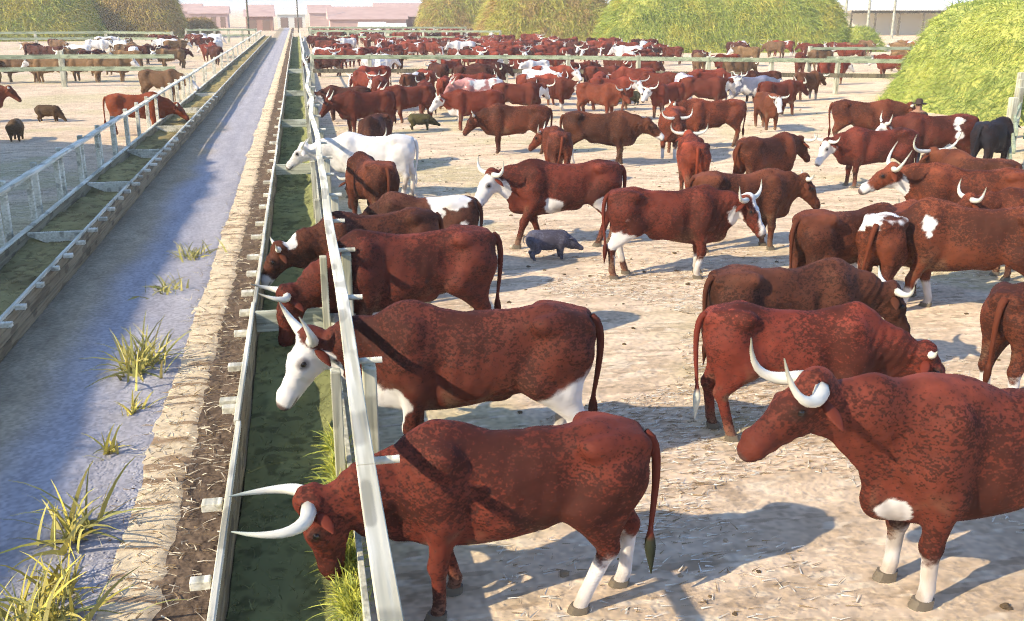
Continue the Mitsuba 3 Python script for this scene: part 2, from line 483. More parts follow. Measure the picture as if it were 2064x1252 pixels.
GREEN = [(0.56, 0.59, 0.14), (0.46, 0.53, 0.13), (0.35, 0.44, 0.11), (0.24, 0.32, 0.09)]
YELL = [(0.76, 0.66, 0.14), (0.66, 0.59, 0.14), (0.50, 0.46, 0.12), (0.38, 0.33, 0.11)]
BROWN = [(0.62, 0.46, 0.17), (0.54, 0.38, 0.15), (0.44, 0.29, 0.12), (0.36, 0.25, 0.10)]


def haystack(label, bs, cols, n, L, W, seed, group=None, **kw):
    t = thing('haystack', label, 'haystack', group)
    V, F = stack_mesh(seed=seed, **kw)
    part(t, 'mound', mikit.ply((V, F), bs, smooth=True))
    rng = np.random.default_rng(seed + 100)
    m, c = strands(V, F, n, L, W, cols, rng, CO)
    part(t, 'loose_hay', mikit.ply(m, 'plant', color=c), kind='stuff')
    return t


haystack('big green haystack at the right edge of the cattle pen', 'hay_green', GREEN, 42000, 0.42, 0.035, 1,
         cx=35.0, cy=35.8, lx=9.3, ly=6.8, h=4.35, yaw=math.radians(-3), nu=220, nv=64, pw=0.5, lean=0.95, box=0.10, flare=0.12)
haystack('long olive yellow haystack behind the back rail fence', 'hay_green', [YELL[1], GREEN[0], GREEN[1], GREEN[2]], 34000, 0.7, 0.07, 2,
         cx=42.0, cy=98, lx=12.2, ly=6.5, h=6.3, yaw=math.radians(-6), nu=200, nv=60, pw=0.5, lean=0.92, box=0.2)
haystack('small haystack tucked against the right end of the long haystack', 'hay_green', GREEN, 4000, 0.5, 0.06, 3,
         cx=54.2, cy=92.5, lx=2.2, ly=2.2, h=2.2, nu=60, nv=24, amp=0.15, lean=0.6)
haystack('brown and yellow haystack in the middle of the row of three', 'hay_yellow', [YELL[1], GREEN[0], BROWN[0], BROWN[1]], 24000, 0.8, 0.09, 4,
         cx=30.0, cy=124, lx=8.2, ly=6.5, h=6.6, yaw=math.radians(-4), nu=140, nv=50, lean=0.88, box=0.22)
haystack('farthest haystack of the row, yellow with a brown right half', 'hay_yellow', [YELL[1], GREEN[0], BROWN[0], BROWN[1]], 18000, 0.9, 0.11, 5,
         cx=25.4, cy=165, lx=6.2, ly=6.5, h=6.9, nu=120, nv=44, lean=0.85, box=0.24)
haystack('yellow green haystack at the top left beyond the left pen', 'hay_yellow', [YELL[0], YELL[1], GREEN[0], GREEN[1]], 32000, 0.9, 0.11, 6,
         cx=-40.0, cy=150, lx=13.5, ly=8, h=7.2, nu=160, nv=50, lean=0.92, box=0.2)
haystack('brown haystack at the top left behind the left rail fence', 'hay_brown', [YELL[1], BROWN[0], BROWN[0], BROWN[1]], 20000, 0.9, 0.11, 7,
         cx=-22.6, cy=156, lx=6.2, ly=6, h=7.0, nu=110, nv=44, lean=0.92, box=0.2)
haystack('low orange brown haystack right of the brown one, top left', 'hay_brown', BROWN, 3000, 0.7, 0.08, 8,
         cx=-14.9, cy=165, lx=2.8, ly=2.6, h=2.6, nu=70, nv=24, amp=0.15)
# the stack left of the frame whose shade lies over the near lane (same kind of stack as the others)
haystack('long green haystack standing left of the near feed trough', 'hay_green', GREEN, 6000, 0.6, 0.05, 10,
         cx=-16.6, cy=9.0, lx=28.0, ly=2.9, h=8.85, yaw=math.pi / 2, nu=200, nv=40, pw=0.35, amp=0.2,
         taper=lambda q: 1 - 0.35 * np.clip((q - 0.6) / 0.4, 0, 1))


# ------------------------------------------------------------------ feed troughs and their rails
def feed_trough(label, lip, back, z, side, ys, seed, cross_at, peg_at, floor_z, back_z, hay_hi):
    """side = +1 when the road lies at -x of the lip (right trough), -1 for the left trough"""
    rng = np.random.default_rng(seed)
    t = thing('feed_trough', label, 'feed trough')
    e = side
    for a, b in zip(ys[:-1], ys[1:]):
        g = 0.006
        w0, w1 = rng.uniform(-0.012, 0.012, 2)
        part(t, 'lip_board', mikit.ply(cham([lip - 0.022 + w0, a + g, z - 0.05], [lip + 0.022 + w0, b - g, z + w1 * 0.5], 0.006), 'rail_wood'))
        for k in range(3):   # outer wall planks
            z0 = 0.02 + k * (z - 0.07) / 3; z1 = 0.02 + (k + 1) * (z - 0.07) / 3 - 0.012
            o = rng.uniform(-0.006, 0.006) - 0.004
            part(t, 'side_plank', mikit.ply(cham([lip - 0.02 + o, a + g, z0], [lip + 0.02 + o, b - g, z1], 0.004), 'brown_plank'))
        for k in range(2):
            z0 = 0.05 + k * (back_z - 0.05) / 2; z1 = 0.05 + (k + 1) * (back_z - 0.05) / 2 - 0.01
            part(t, 'back_plank', mikit.ply(cham([back - 0.02, a + g, z0], [back + 0.02, b - g, z1], 0.004), ('post_wood' if e > 0 else 'brown_plank')))  # brown on the left trough puts the shade of its inner face into colour
        if e < 0: part(t, 'cap_board', mikit.ply(cham([back - 0.05, a + g, back_z + 0.002], [back + 0.035, b - g, back_z + 0.035], 0.006), 'rail_wood'))
    for y in cross_at:
        x0, x1 = sorted((lip + e * 0.03, back - e * 0.03))
        if e < 0:
            tri = np.array([[lip - 0.03, z - 0.01], [back + 0.03, z - 0.01], [back + 0.03, z - 0.05], [lip - 0.34, z - 0.30], [lip - 0.03, z - 0.30]])
            part(t, 'cross_board', mikit.ply(trimesh.convex.convex_hull(np.array([[q[0], y + dy, q[1]] for q in tri for dy in (-0.035, 0.035)])), 'rail_wood'))
            continue
        part(t, 'cross_board', mikit.ply(cham([x0, y - 0.02, z - 0.25], [x1, y + 0.02, z - 0.01 + 0.01 * rng.uniform(-1, 1)], 0.005), 'cross_wood'))
    for y in peg_at:
        l = rng.uniform(0.09, 0.17)
        y = y + rng.uniform(-0.15, 0.15)
        x0, x1 = sorted((lip - e * 0.025, lip - e * (0.03 + l)))
        h = rng.uniform(0.035, 0.06)
        part(t, 'peg', mikit.ply(cham([x0, y - h, z - 0.075], [x1, y + h, z - 0.015], 0.005), 'rail_wood'))
    x0, x1 = sorted((lip + e * 0.03, back - e * 0.03))
    part(t, 'floor', mikit.ply(boxm([x0, ys[0], 0.10], [x1, ys[-1], 0.13]), 'brown_plank'))
    return t


RY = [1.5, 4.4, 8.0, 11.6, 15.2, 18.8, 22.4, 26, 30, 34, 38, 43, 48, 54, 60, 70, 80, 95, 110, 130, 150]
feed_trough('long wooden feed trough on the right of the lane, cattle eating from it', -0.69, 0.20, 0.70, 1, RY, 21,
            [11.2, 22.7, 32.2, 44, 60], [5.7, 6.6, 8.35, 8.7, 9.6, 10.4, 11.2, 12.2, 13.1, 14.2, 15.4, 16.5, 17.8, 19.1, 20.5, 22, 23.5, 25, 26.8, 28.5, 30.5, 33, 36, 39], 0.13, 0.58, 0)
feed_trough('long wooden feed trough on the left of the lane with white cross boards', -3.66, -4.56, 0.50, -1, RY, 22,
            [6.0, 11.6, 17.2, 22.2, 27.4, 33, 39, 46], list(np.arange(8.2, 30, 0.93)) + list(np.arange(30, 46, 1.6)), 0.13, 0.50, 0)


def trough_hay(label, x0, x1, seed, top, bs='hay_feed', tint=(0.22, 0.23, 0.09)):
    t = thing('trough_hay', label, 'hay', kind='stuff')
    ys = np.concatenate([np.arange(1.6, 40, 0.09), np.arange(40, 149, 0.8)])
    xs = np.linspace(x0, x1, 16)

    def h(X, Y):
        P = np.stack([X * 4, Y * 2.2, 0 * X], -1)
        return top(X, Y) + 0.14 * (meshkit.fbm(P, 3, seed) - 0.5)
    m = sheet(xs, ys, h)
    put(t, mikit.ply(m, bs, smooth=True))
    V, F = np.array(m.vertices), np.array(m.faces)
    rng = np.random.default_rng(seed)
    k = V[F].mean(1)[:, 1] < 40
    F2 = F[k]
    p = V[F2].mean(1)
    # strands, finer near the camera
    A = 1.0 / np.maximum(p[:, 1], 4)**1.2
    n = 16000
    fi = rng.choice(len(F2), n, p=A / A.sum()); b = rng.dirichlet((1, 1, 1), n)
    q = (V[F2[fi]] * b[..., None]).sum(1)
    d = rng.normal(size=(n, 3)) * [1, 1, 0.5] + [0, 0, 0.35]; d /= np.linalg.norm(d, axis=1, keepdims=True)
    BV, BF, kk = blades(q - [0, 0, 0.015], d, rng.uniform(0.05, 0.14, n), rng.uniform(0.005, 0.011, n), 0.3, 2, rng)
    c = np.array(tint) * rng.uniform(0.35, 1.25, (n, 1)) + rng.uniform(0, 0.05, (n, 1)) * np.array([1, 0.9, 0.2])
    key = 'loose'
    return t, (BV, BF), np.repeat(c, kk, 0)


def joined(name, shape):
    put(name, shape)


t, m, c = trough_hay('dark green hay lying in the right feed trough', -0.66, 0.18, 31, lambda X, Y: 0.24 + 0.12 * smooth01(-0.05, 0.17, X) + 0.05 * np.sin(Y * 1.3))
scene[t + '__strand'] = mikit.ply(m, 'plant', color=c)
labels[t + '__strand'] = {'kind': 'stuff'}
t, m, c = trough_hay('brown olive hay lying in the left feed trough', -4.53, -3.69, 32, lambda X, Y: 0.34 + 0.04 * np.sin(Y * 1.1), 'hay_feed_dry', (0.32, 0.26, 0.11))
scene[t + '__strand'] = mikit.ply(m, 'plant', color=c)
labels[t + '__strand'] = {'kind': 'stuff'}

# yellow green hay tufts caught along the sunny side of the right trough
def tuft(name, label, cat, p, n, L, W, spread, cols, seed, lean=(0, 0, 1), up=1.0, group=None, bend=0.35):
    rng = np.random.default_rng(seed)
    t = thing(name, label, cat, group)
    b = np.array(p) + rng.normal(size=(n, 3)) * np.array([spread[0], spread[1], 0])
    d = rng.normal(size=(n, 3)) * 0.42 + np.array(lean) * up; d[:, 2] = np.abs(d[:, 2]); d /= np.linalg.norm(d, axis=1, keepdims=True)
    BV, BF, k = blades(b, d, L * rng.uniform(0.45, 1.1, n), W * rng.uniform(0.6, 1.3, n), bend, 4, rng)
    cols = np.array(cols)
    c = cols[rng.integers(0, len(cols), n)] * rng.uniform(0.75, 1.2, (n, 1))
    put(t, mikit.ply((BV, BF), 'plant', color=np.repeat(c, k, 0)))
    return t


for i, y in enumerate([5.1, 5.55, 6.05, 6.6, 7.0, 7.45, 7.95]):
    tuft('hay_tuft', ['nearest', 'second', 'third', 'fourth', 'fifth', 'sixth', 'farthest'][i] + ' yellow green hay tuft along the sunny side of the right trough', 'hay tuft', (0.12, y, 0.40), 300, 0.26, 0.014, (0.035, 0.10),
         [(0.62, 0.60, 0.10), (0.50, 0.52, 0.10), (0.36, 0.42, 0.10)], 300 + i, lean=(-0.2, 0, 0.8), group='hay tufts in the right trough')

# right rail: crooked poles on paired posts with pegs
rf = thing('feed_rail', 'pale wooden pole rail above the right feed trough on paired posts', 'rail')
rng = np.random.default_rng(5)
pts_y = [1.5, 5.3, 9.0, 12.7, 16.5, 21, 26, 31, 36, 42, 49, 57, 66, 78, 92, 110, 130]
offs = {21: 0.03, 26: -0.04, 31: 0.05, 36: -0.06, 42: 0.10, 49: 0.06, 57: -0.05, 66: 0.05}
for a, b in zip(pts_y[:-1], pts_y[1:]):
    xa, xb = 0.25 + offs.get(a, 0), 0.25 + offs.get(b, 0)
    n = 10
    yy = np.linspace(a + 0.005, b - 0.005, n)
    xx = xa + (xb - xa) * (yy - a) / (b - a) + 0.010 * np.sin(yy * 0.9)
    zz = 1.45 + 0.008 * np.sin(yy * 1.3)
    ring = np.array([(-0.054, -0.016), (-0.048, -0.022), (0.048, -0.022), (0.054, -0.016), (0.054, 0.016), (0.048, 0.022), (-0.048, 0.022), (-0.054, 0.016)])
    ring = ring * (1 + rng.uniform(-0.02, 0.02))
    V = np.concatenate([np.stack([x_ + ring[:, 0], 0 * ring[:, 0] + y_, z_ + ring[:, 1]], 1) for x_, y_, z_ in zip(xx, yy, zz)])
    q = np.arange(8)
    Fr = [[i * 8 + k, i * 8 + (k + 1) % 8, i * 8 + 8 + (k + 1) % 8, i * 8 + 8 + k] for i in range(n - 1) for k in q]
    Ft = [[f[0], f[1], f[2]] for f in Fr] + [[f[0], f[2], f[3]] for f in Fr] + [[0, k + 1, k] for k in range(1, 7)] + [[(n - 1) * 8, (n - 1) * 8 + k, (n - 1) * 8 + k + 1] for k in range(1, 7)]
    part(rf, 'rail', mikit.ply(trimesh.Trimesh(V, np.array(Ft), process=False), 'rail_wood', smooth=30))
for y in [3.6, 5.5, 7.3, 9.1, 11.05, 12.7, 14.6, 16.5, 18.5, 20.6, 23, 26, 29, 32, 36, 40, 45, 50, 57, 66]:
    x = 0.25
    big = y in (3.6, 7.3, 11.05, 14.6, 18.5, 23, 29, 36, 45, 57)
    part(rf, 'peg', mikit.ply(tube([[x - 0.02, y, 1.40], [x + 0.20 if not big else x + 0.24, y, 1.40]], [0.026, 0.026], 8), 'rail_wood', smooth=50))
    if big:
        part(rf, 'post', mikit.ply(cham([x + 0.085, y - 0.07, -0.05], [x + 0.19, y + 0.07, 1.36], 0.01), 'post_wood'))
        part(rf, 'post', mikit.ply(cham([x - 0.16, y - 0.06, 0.14], [x - 0.08, y + 0.06, 1.34], 0.008), 'post_wood'))

# left rail: flat top board on posts standing on the trough's back wall
lf = thing('feed_rail', 'white board rail on upright posts above the left feed trough', 'rail')
LYS = [8, 12, 16, 20, 24, 28, 33, 38, 44, 50, 58, 68, 80, 95, 115, 140]
for i, (a, b) in enumerate(zip(LYS[:-1], LYS[1:])):
    dz = 0.012 * math.sin(i * 2.1)
    m = cham([-4.74, a + 0.006, 1.26 + dz], [-4.60, b - 0.006, 1.32 + dz], 0.006)
    part(lf, 'rail', mikit.ply(m, 'rail_wood'))
ly = list(np.arange(9.0, 46, 1.02)) + list(np.arange(46, 140, 3.0))
for i, y in enumerate(ly):
    w = 0.05 if i % 2 else 0.065
    top = 1.25 if i % 2 else 1.36
    x0 = -4.60 if i % 2 else -4.735
    if i % 2: part(lf, 'post', mikit.ply(cham([-4.685, y - w, -0.05], [-4.595, y + w, 1.24], 0.006), 'rail_wood'))
    else: part(lf, 'post', mikit.ply(cham([-4.84, y - w, -0.05], [-4.745, y + w, top], 0.006), 'rail_wood'))


# ------------------------------------------------------------------ fences
def fence(label, pts, zs, posts, bs_rail='fence_wood', bs_post='post_wood', rh=0.075, rt=0.03, ph=1.75, pr=0.10, name='rail_fence', low=None):
    t = thing(name, label, 'fence')
    pts = [np.array(p, float) for p in pts]
    for a, b in zip(pts[:-1], pts[1:]):
        d = b - a; L = np.linalg.norm(d); ang = math.degrees(math.atan2(d[1], d[0]))
        for k, z in enumerate(zs):
            part(t, 'rail', mikit.ply(cham([0.01, -rt, -rh], [L - 0.01, rt, rh], 0.008), low if low and k else bs_rail), T().translate([a[0], a[1], z]).rotate([0, 0, 1], ang))
    for (x, y) in posts:
        part(t, 'post', mikit.ply(cham([x - pr, y - pr + 0.13, -0.05], [x + pr, y + pr + 0.13, ph], 0.015), bs_post))
    return t


fp = [(0.65, 54.3), (3.6, 53.72), (7.14, 52.98), (10.56, 52.2), (13.6, 51.0), (16.8, 49.2), (19.91, 47.6), (22.71, 46.4), (25.66, 45.3), (28.4, 44.0)]
fence('green grey rail fence across the back of the cattle pen', fp, [1.60, 0.9], fp, rh=0.10, low='dark_post')
sx = at(2035, 348)
sp = [(17.7, 22.4), (20.2, 25.4), (22.6, 28.4), (25.0, 31.5)]
fence('rail fence with a tall post at the right edge below the big haystack', [(15.6, 19.6)] + sp, [1.35, 0.95, 0.5], sp, ph=1.85, pr=0.09, bs_post='post_wood')
sp2 = [(17.95, 22.3), (21.0, 21.9), (24.0, 21.5)]
fence('short rail fence running right from the tall post', sp2, [1.35, 0.9], sp2[1:], ph=1.6, pr=0.08)
lp = [(-30, 56), (-24, 57), (-18.5, 57.5), (-12.4, 58.0), (-6.5, 57.0)]
fence('pale rail fence across the left pen with cattle behind it', lp, [1.58, 0.95], lp[:-1], rh=0.11, ph=1.85, pr=0.13)
lp2 = [(-34, 116), (-27, 116), (-20, 116), (-12.8, 112)]
fence('far rail fence of the left pen below the haystacks', lp2, [1.6, 1.0], lp2, rh=0.12, ph=1.75, pr=0.13)
for i, (a, b, lab) in enumerate([((-13, 128), (-4.9, 128), 'rail fence at the far end of the left trough'), ((1.5, 120), (22, 112), 'long rail fence behind the packed herd'),
                                 ((1.5, 140), (22, 136), 'farthest rail fence in front of the pink sheds')]):
    n = 5
    pp = [tuple(np.array(a) + (np.array(b) - a) * k / n) for k in range(n + 1)]
    fence(lab, pp, [1.6, 0.95], pp, rh=0.11, ph=1.75, pr=0.12)
rp = [(33, 62), (40, 61), (47, 60), (54, 59)]
fence('rail fence left of the big haystack behind the back fence', rp, [1.5, 0.9], rp, rh=0.10, ph=1.65, pr=0.12)


# ------------------------------------------------------------------ sheds and poles on the skyline
def shed(label, x, y, w, d, hw, hr, roof='pink_roof', wall='barn_wall', doors=3, yaw=0):
    t = thing('shed', label, 'shed')
    M = T().translate([x, y, 0]).rotate([0, 0, 1], yaw)
    part(t, 'wall', mikit.ply(boxm([-w / 2, -d / 2, -0.05], [w / 2, d / 2, hw]), wall), M)
    o = 0.4
    pr = trimesh.convex.convex_hull(np.array([[sx * (w / 2 + o), sy * (d / 2 + o), hw + 0.003] for sx in (-1, 1) for sy in (-1, 1)] + [[sx * (w / 2 + o), 0, hr] for sx in (-1, 1)]))
    part(t, 'roof', mikit.ply(pr, roof), M)
    for k in range(doors):
        xx = -w / 2 + (k + 0.5) * w / doors
        part(t, 'door', mikit.ply(boxm([xx - w / doors * 0.28, -d / 2 - 0.04, 0], [xx + w / doors * 0.28, -d / 2 - 0.004, hw * 0.78]), 'dark_opening'), M)
    return t


shed('long low shed with a pink roof behind the packed herd', 12.5, 190, 13.5, 8, 2.2, 4.4, wall='pink_roof', doors=0)
shed('pink shed beside the farthest haystack', 19.5, 196, 7, 6, 2.6, 4.5, doors=3)
shed('small white roofed shed among the far pens', 10.6, 150, 3.2, 2.6, 1.5, 2.2, roof='far_paint', doors=1)
shed('second small white roofed shed among the far pens', 14.3, 152, 2.0, 2.0, 1.4, 2.0, roof='far_paint', doors=1)
shed('pale shed at the far end of the lane', -1.2, 235, 6, 5, 2.8, 4.0, roof='far_paint', wall='far_paint', doors=2)
shed('faded pink shed with pale doors right of the left haystacks', -19.0, 240, 8, 7, 3.0, 4.6, wall='pink_roof', doors=4)
shed('low reddish shed left of the lane in the distance', -7.0, 205, 5, 5, 2.6, 3.9, doors=2)
for i, (x, y, w, hw, hr, lab) in enumerate([(-27, 262, 9, 3.4, 5.2, 'leftmost of the faint pink sheds on the skyline'), (-9, 275, 6, 3.2, 5.0, 'faint pink shed just left of the pole by the lane'),
                                            (5.5, 255, 5, 3.0, 4.9, 'faint pink shed just right of the lane end'), (29, 300, 14, 3.6, 5.6, 'faint pink shed behind the long pink one'), (-36, 290, 8, 3.4, 5.3, 'faint pink shed half hidden by the brown haystack')]):
    shed(lab, x, y, w, 6, hw, hr, wall='pink_roof', doors=0)
# open pole shed at the top right
ps = thing('pole_shed', 'long open shed on posts between the two right haystacks', 'shed')
a, b = np.array([84.0, 146.0]), np.array([112.0, 138.0])
dd = (b - a) / np.linalg.norm(b - a); ang = math.degrees(math.atan2(dd[1], dd[0])); LL = np.linalg.norm(b - a)
M = T().translate([a[0], a[1], 0]).rotate([0, 0, 1], ang)
part(ps, 'beam', mikit.ply(boxm([0, -0.2, 3.35], [LL, 0.2, 3.75]), 'dark_post'), M)
part(ps, 'roof', mikit.ply(trimesh.convex.convex_hull(np.array([[x, y, z] for x in (-0.5, LL + 0.5) for (y, z) in ((-0.6, 3.76), (6, 3.5), (-0.6, 3.82), (6, 3.56))])), 'far_paint'), M)
for k in range(9):
    part(ps, 'post', mikit.ply(boxm([k * LL / 8 - 0.13, -0.13, -0.05], [k * LL / 8 + 0.13, 0.13, 3.34]), 'dark_post'), M)
part(ps, 'back_wall', mikit.ply(boxm([0, 5.7, -0.05], [LL, 5.9, 3.45]), 'far_paint'), M)
for i, (px, py) in enumerate([(1700, 78), (1746, 80), (1797, 78)]):
    q = at(px, py)
    t = thing('pole', f'{["left", "middle", "right"][i]} one of three tall poles in front of the open shed, top right', 'pole')
    put(t, mikit.ply(tube([[q[0], q[1], -0.1], [q[0], q[1], 7.5]], [0.2, 0.15], 8), 'post_wood', smooth=50))
for i, (px, py, h, lab) in enumerate([(503, 84, 8.5, 'slim utility pole left of the lane in the distance'), (602, 66, 9, 'slim utility pole at the far end of the right rail')]):
    q = at(px, py)
    t = thing('pole', lab, 'pole')
    put(t, mikit.ply(tube([[q[0], q[1], -0.1], [q[0], q[1], h]], [0.13, 0.1], 8), 'dark_post', smooth=50))

# weeds in the lane
WE = [(0.52, 0.47, 0.14), (0.40, 0.38, 0.12), (0.60, 0.53, 0.18), (0.30, 0.29, 0.10)]
WY = [(0.68, 0.58, 0.12), (0.56, 0.48, 0.12), (0.44, 0.38, 0.11)]
for i, (px, py, n, L, W, sp, cols, lab) in enumerate([
        (388, 522, 60, 0.46, 0.03, (0.13, 0.18), WE, 'green tuft of grass farthest along the lane'),
        (345, 590, 46, 0.42, 0.03, (0.16, 0.16), WE, 'low spreading grass tuft, second farthest along the lane'),
        (285, 750, 100, 0.85, 0.034, (0.12, 0.18), WE, 'tall bushy grass clump in the middle of the lane'),
        (268, 838, 24, 0.36, 0.03, (0.04, 0.08), WY, 'small yellow weed below the bushy clump'),
        (218, 920, 20, 0.42, 0.03, (0.04, 0.05), WY, 'bright yellow weed left of the dry strip'),
        (150, 1090, 46, 0.80, 0.045, (0.08, 0.15), WE + WY, 'spiky weed with long yellow leaves in the near lane'),
        (70, 1275, 100, 0.75, 0.036, (0.16, 0.14), WE + WY, 'large grass clump at the bottom left corner'),
        (130, 1195, 34, 0.55, 0.036, (0.09, 0.10), WY, 'leaning yellow grass between the spiky weed and the corner clump')]):
    q = at(px, py)
    tuft('grass_clump', lab, 'grass', (q[0], q[1], 0.03), n, L, W, sp, cols, 400 + i, up=0.75)
# straw scattered over the pen
rng = np.random.default_rng(77)
n = 30000
sx_ = rng.uniform(1.2, 13, n); sy_ = 5.0 + rng.gamma(1.6, 5.5, n)
sx_[:9000] = rng.uniform(2.0, 6.2, 9000); sy_[:9000] = rng.uniform(6.5, 14.5, 9000)
cl = meshkit.fbm(np.stack([sx_ * 0.5, sy_ * 0.5, 0 * sx_], -1), 2, 2)
k = (cl > 0.44) & (sy_ < 40); sx_, sy_ = sx_[k], sy_[k]; n = len(sx_)
th = rng.normal(0, 0.35, n) + np.where(rng.random(n) < 0.15, 1.2, 0)
d = np.stack([np.cos(th), np.sin(th), rng.uniform(0.0, 0.12, n)], -1)
d /= np.linalg.norm(d, axis=1, keepdims=True)
BV, BF, kk = blades(np.stack([sx_, sy_, gh(sx_, sy_) + 0.012], -1), d, rng.uniform(0.04, 0.13, n), rng.uniform(0.006, 0.015, n), 0.04, 2, rng)
c = np.where(rng.random((n, 1)) < 0.38, [[0.36, 0.25, 0.14]], [[0.88, 0.83, 0.70]]) * rng.uniform(0.7, 1.0, (n, 1))
m_ = 3600
ux = np.where(rng.random(m_) < 0.72, -1.72 + 0.58 * rng.random(m_), -1.15 + 0.4 * rng.random(m_)); uy = 4.5 + rng.gamma(1.5, 8.0, m_)
zz_ = strip_h(ux, uy)
d2 = rng.normal(size=(m_, 3)) * [1, 0.8, 0.18]; d2 /= np.linalg.norm(d2, axis=1, keepdims=True); d2[:, 2] = np.abs(d2[:, 2])
B2, F2_, k2 = blades(np.stack([ux, uy, np.maximum(zz_, 0.03) + 0.006], -1), d2, rng.uniform(0.05, 0.16, m_), rng.uniform(0.006, 0.014, m_), 0.15, 2, rng)
c2 = np.where(rng.random((m_, 1)) < 0.3, [[0.34, 0.24, 0.13]], [[0.84, 0.76, 0.58]]) * rng.uniform(0.65, 1.0, (m_, 1))
ls = thing('straw', 'pale straw littering the dry earth strip by the right trough', 'straw', kind='stuff')
put(ls, mikit.ply((B2, F2_), 'plant', color=np.repeat(c2, k2, 0)))
st = thing('straw', 'pale straw scattered over the trampled pen dirt', 'straw', kind='stuff')
put(st, mikit.ply((BV, BF), 'plant', color=np.repeat(c, kk, 0)))
# clods and dung
n = 1300
cx_ = rng.uniform(1.0, 24, n); cy_ = rng.uniform(5, 45, n)
ico = trimesh.creation.icosphere(subdivisions=1)
r = rng.uniform(0.010, 0.038, n)
IV = np.array(ico.vertices); 
Vv = IV[None] * (r[:, None, None] * rng.uniform(0.7, 1.3, (n, len(IV), 1))) * np.array([1, 1, 0.6]) + np.stack([cx_, cy_, gh(cx_, cy_) + r * 0.15], -1)[:, None]
Ff = (np.arange(n) * len(IV))[:, None, None] + np.array(ico.faces)[None]
c = np.where(rng.random((n, 1)) < 0.5, [[0.16, 0.11, 0.06]], [[0.40, 0.29, 0.18]]) * rng.uniform(0.6, 1.2, (n, 1))
cd = thing('dirt_clod', 'dry clods of dirt and dung on the pen ground', 'dirt', kind='stuff')
put(cd, mikit.ply((Vv.reshape(-1, 3), Ff.reshape(-1, 3)), 'plant', color=np.repeat(c, len(IV), 0)))

# ------------------------------------------------------------------ cattle
def cub(xs, ys):
    from scipy.interpolate import PchipInterpolator
    f = PchipInterpolator(xs, ys)
    return lambda x: f(np.clip(x, xs[0], xs[-1]))


TX = [-0.90, -0.84, -0.72, -0.52, -0.25, 0.10, 0.38, 0.58, 0.72, 0.82]
TOPF = cub(TX, [1.20, 1.305, 1.345, 1.385, 1.335, 1.315, 1.35, 1.385, 1.30, 1.14])
BOTF = cub(TX, [1.04, 0.92, 0.82, 0.745, 0.655, 0.56, 0.52, 0.54, 0.63, 0.80])
HWF = cub(TX, [0.06, 0.15, 0.215, 0.265, 0.270, 0.295, 0.265, 0.22, 0.17, 0.09])


def rotz(v, a):
    c, s = math.cos(a), math.sin(a)
    return np.array([c * v[0] - s * v[1], s * v[0] + c * v[1], v[2]])


def dirv(pitch, yaw):
    p, y = math.radians(pitch), math.radians(yaw)
    return np.array([math.cos(p) * math.cos(y), math.cos(p) * math.sin(y), math.sin(p)])


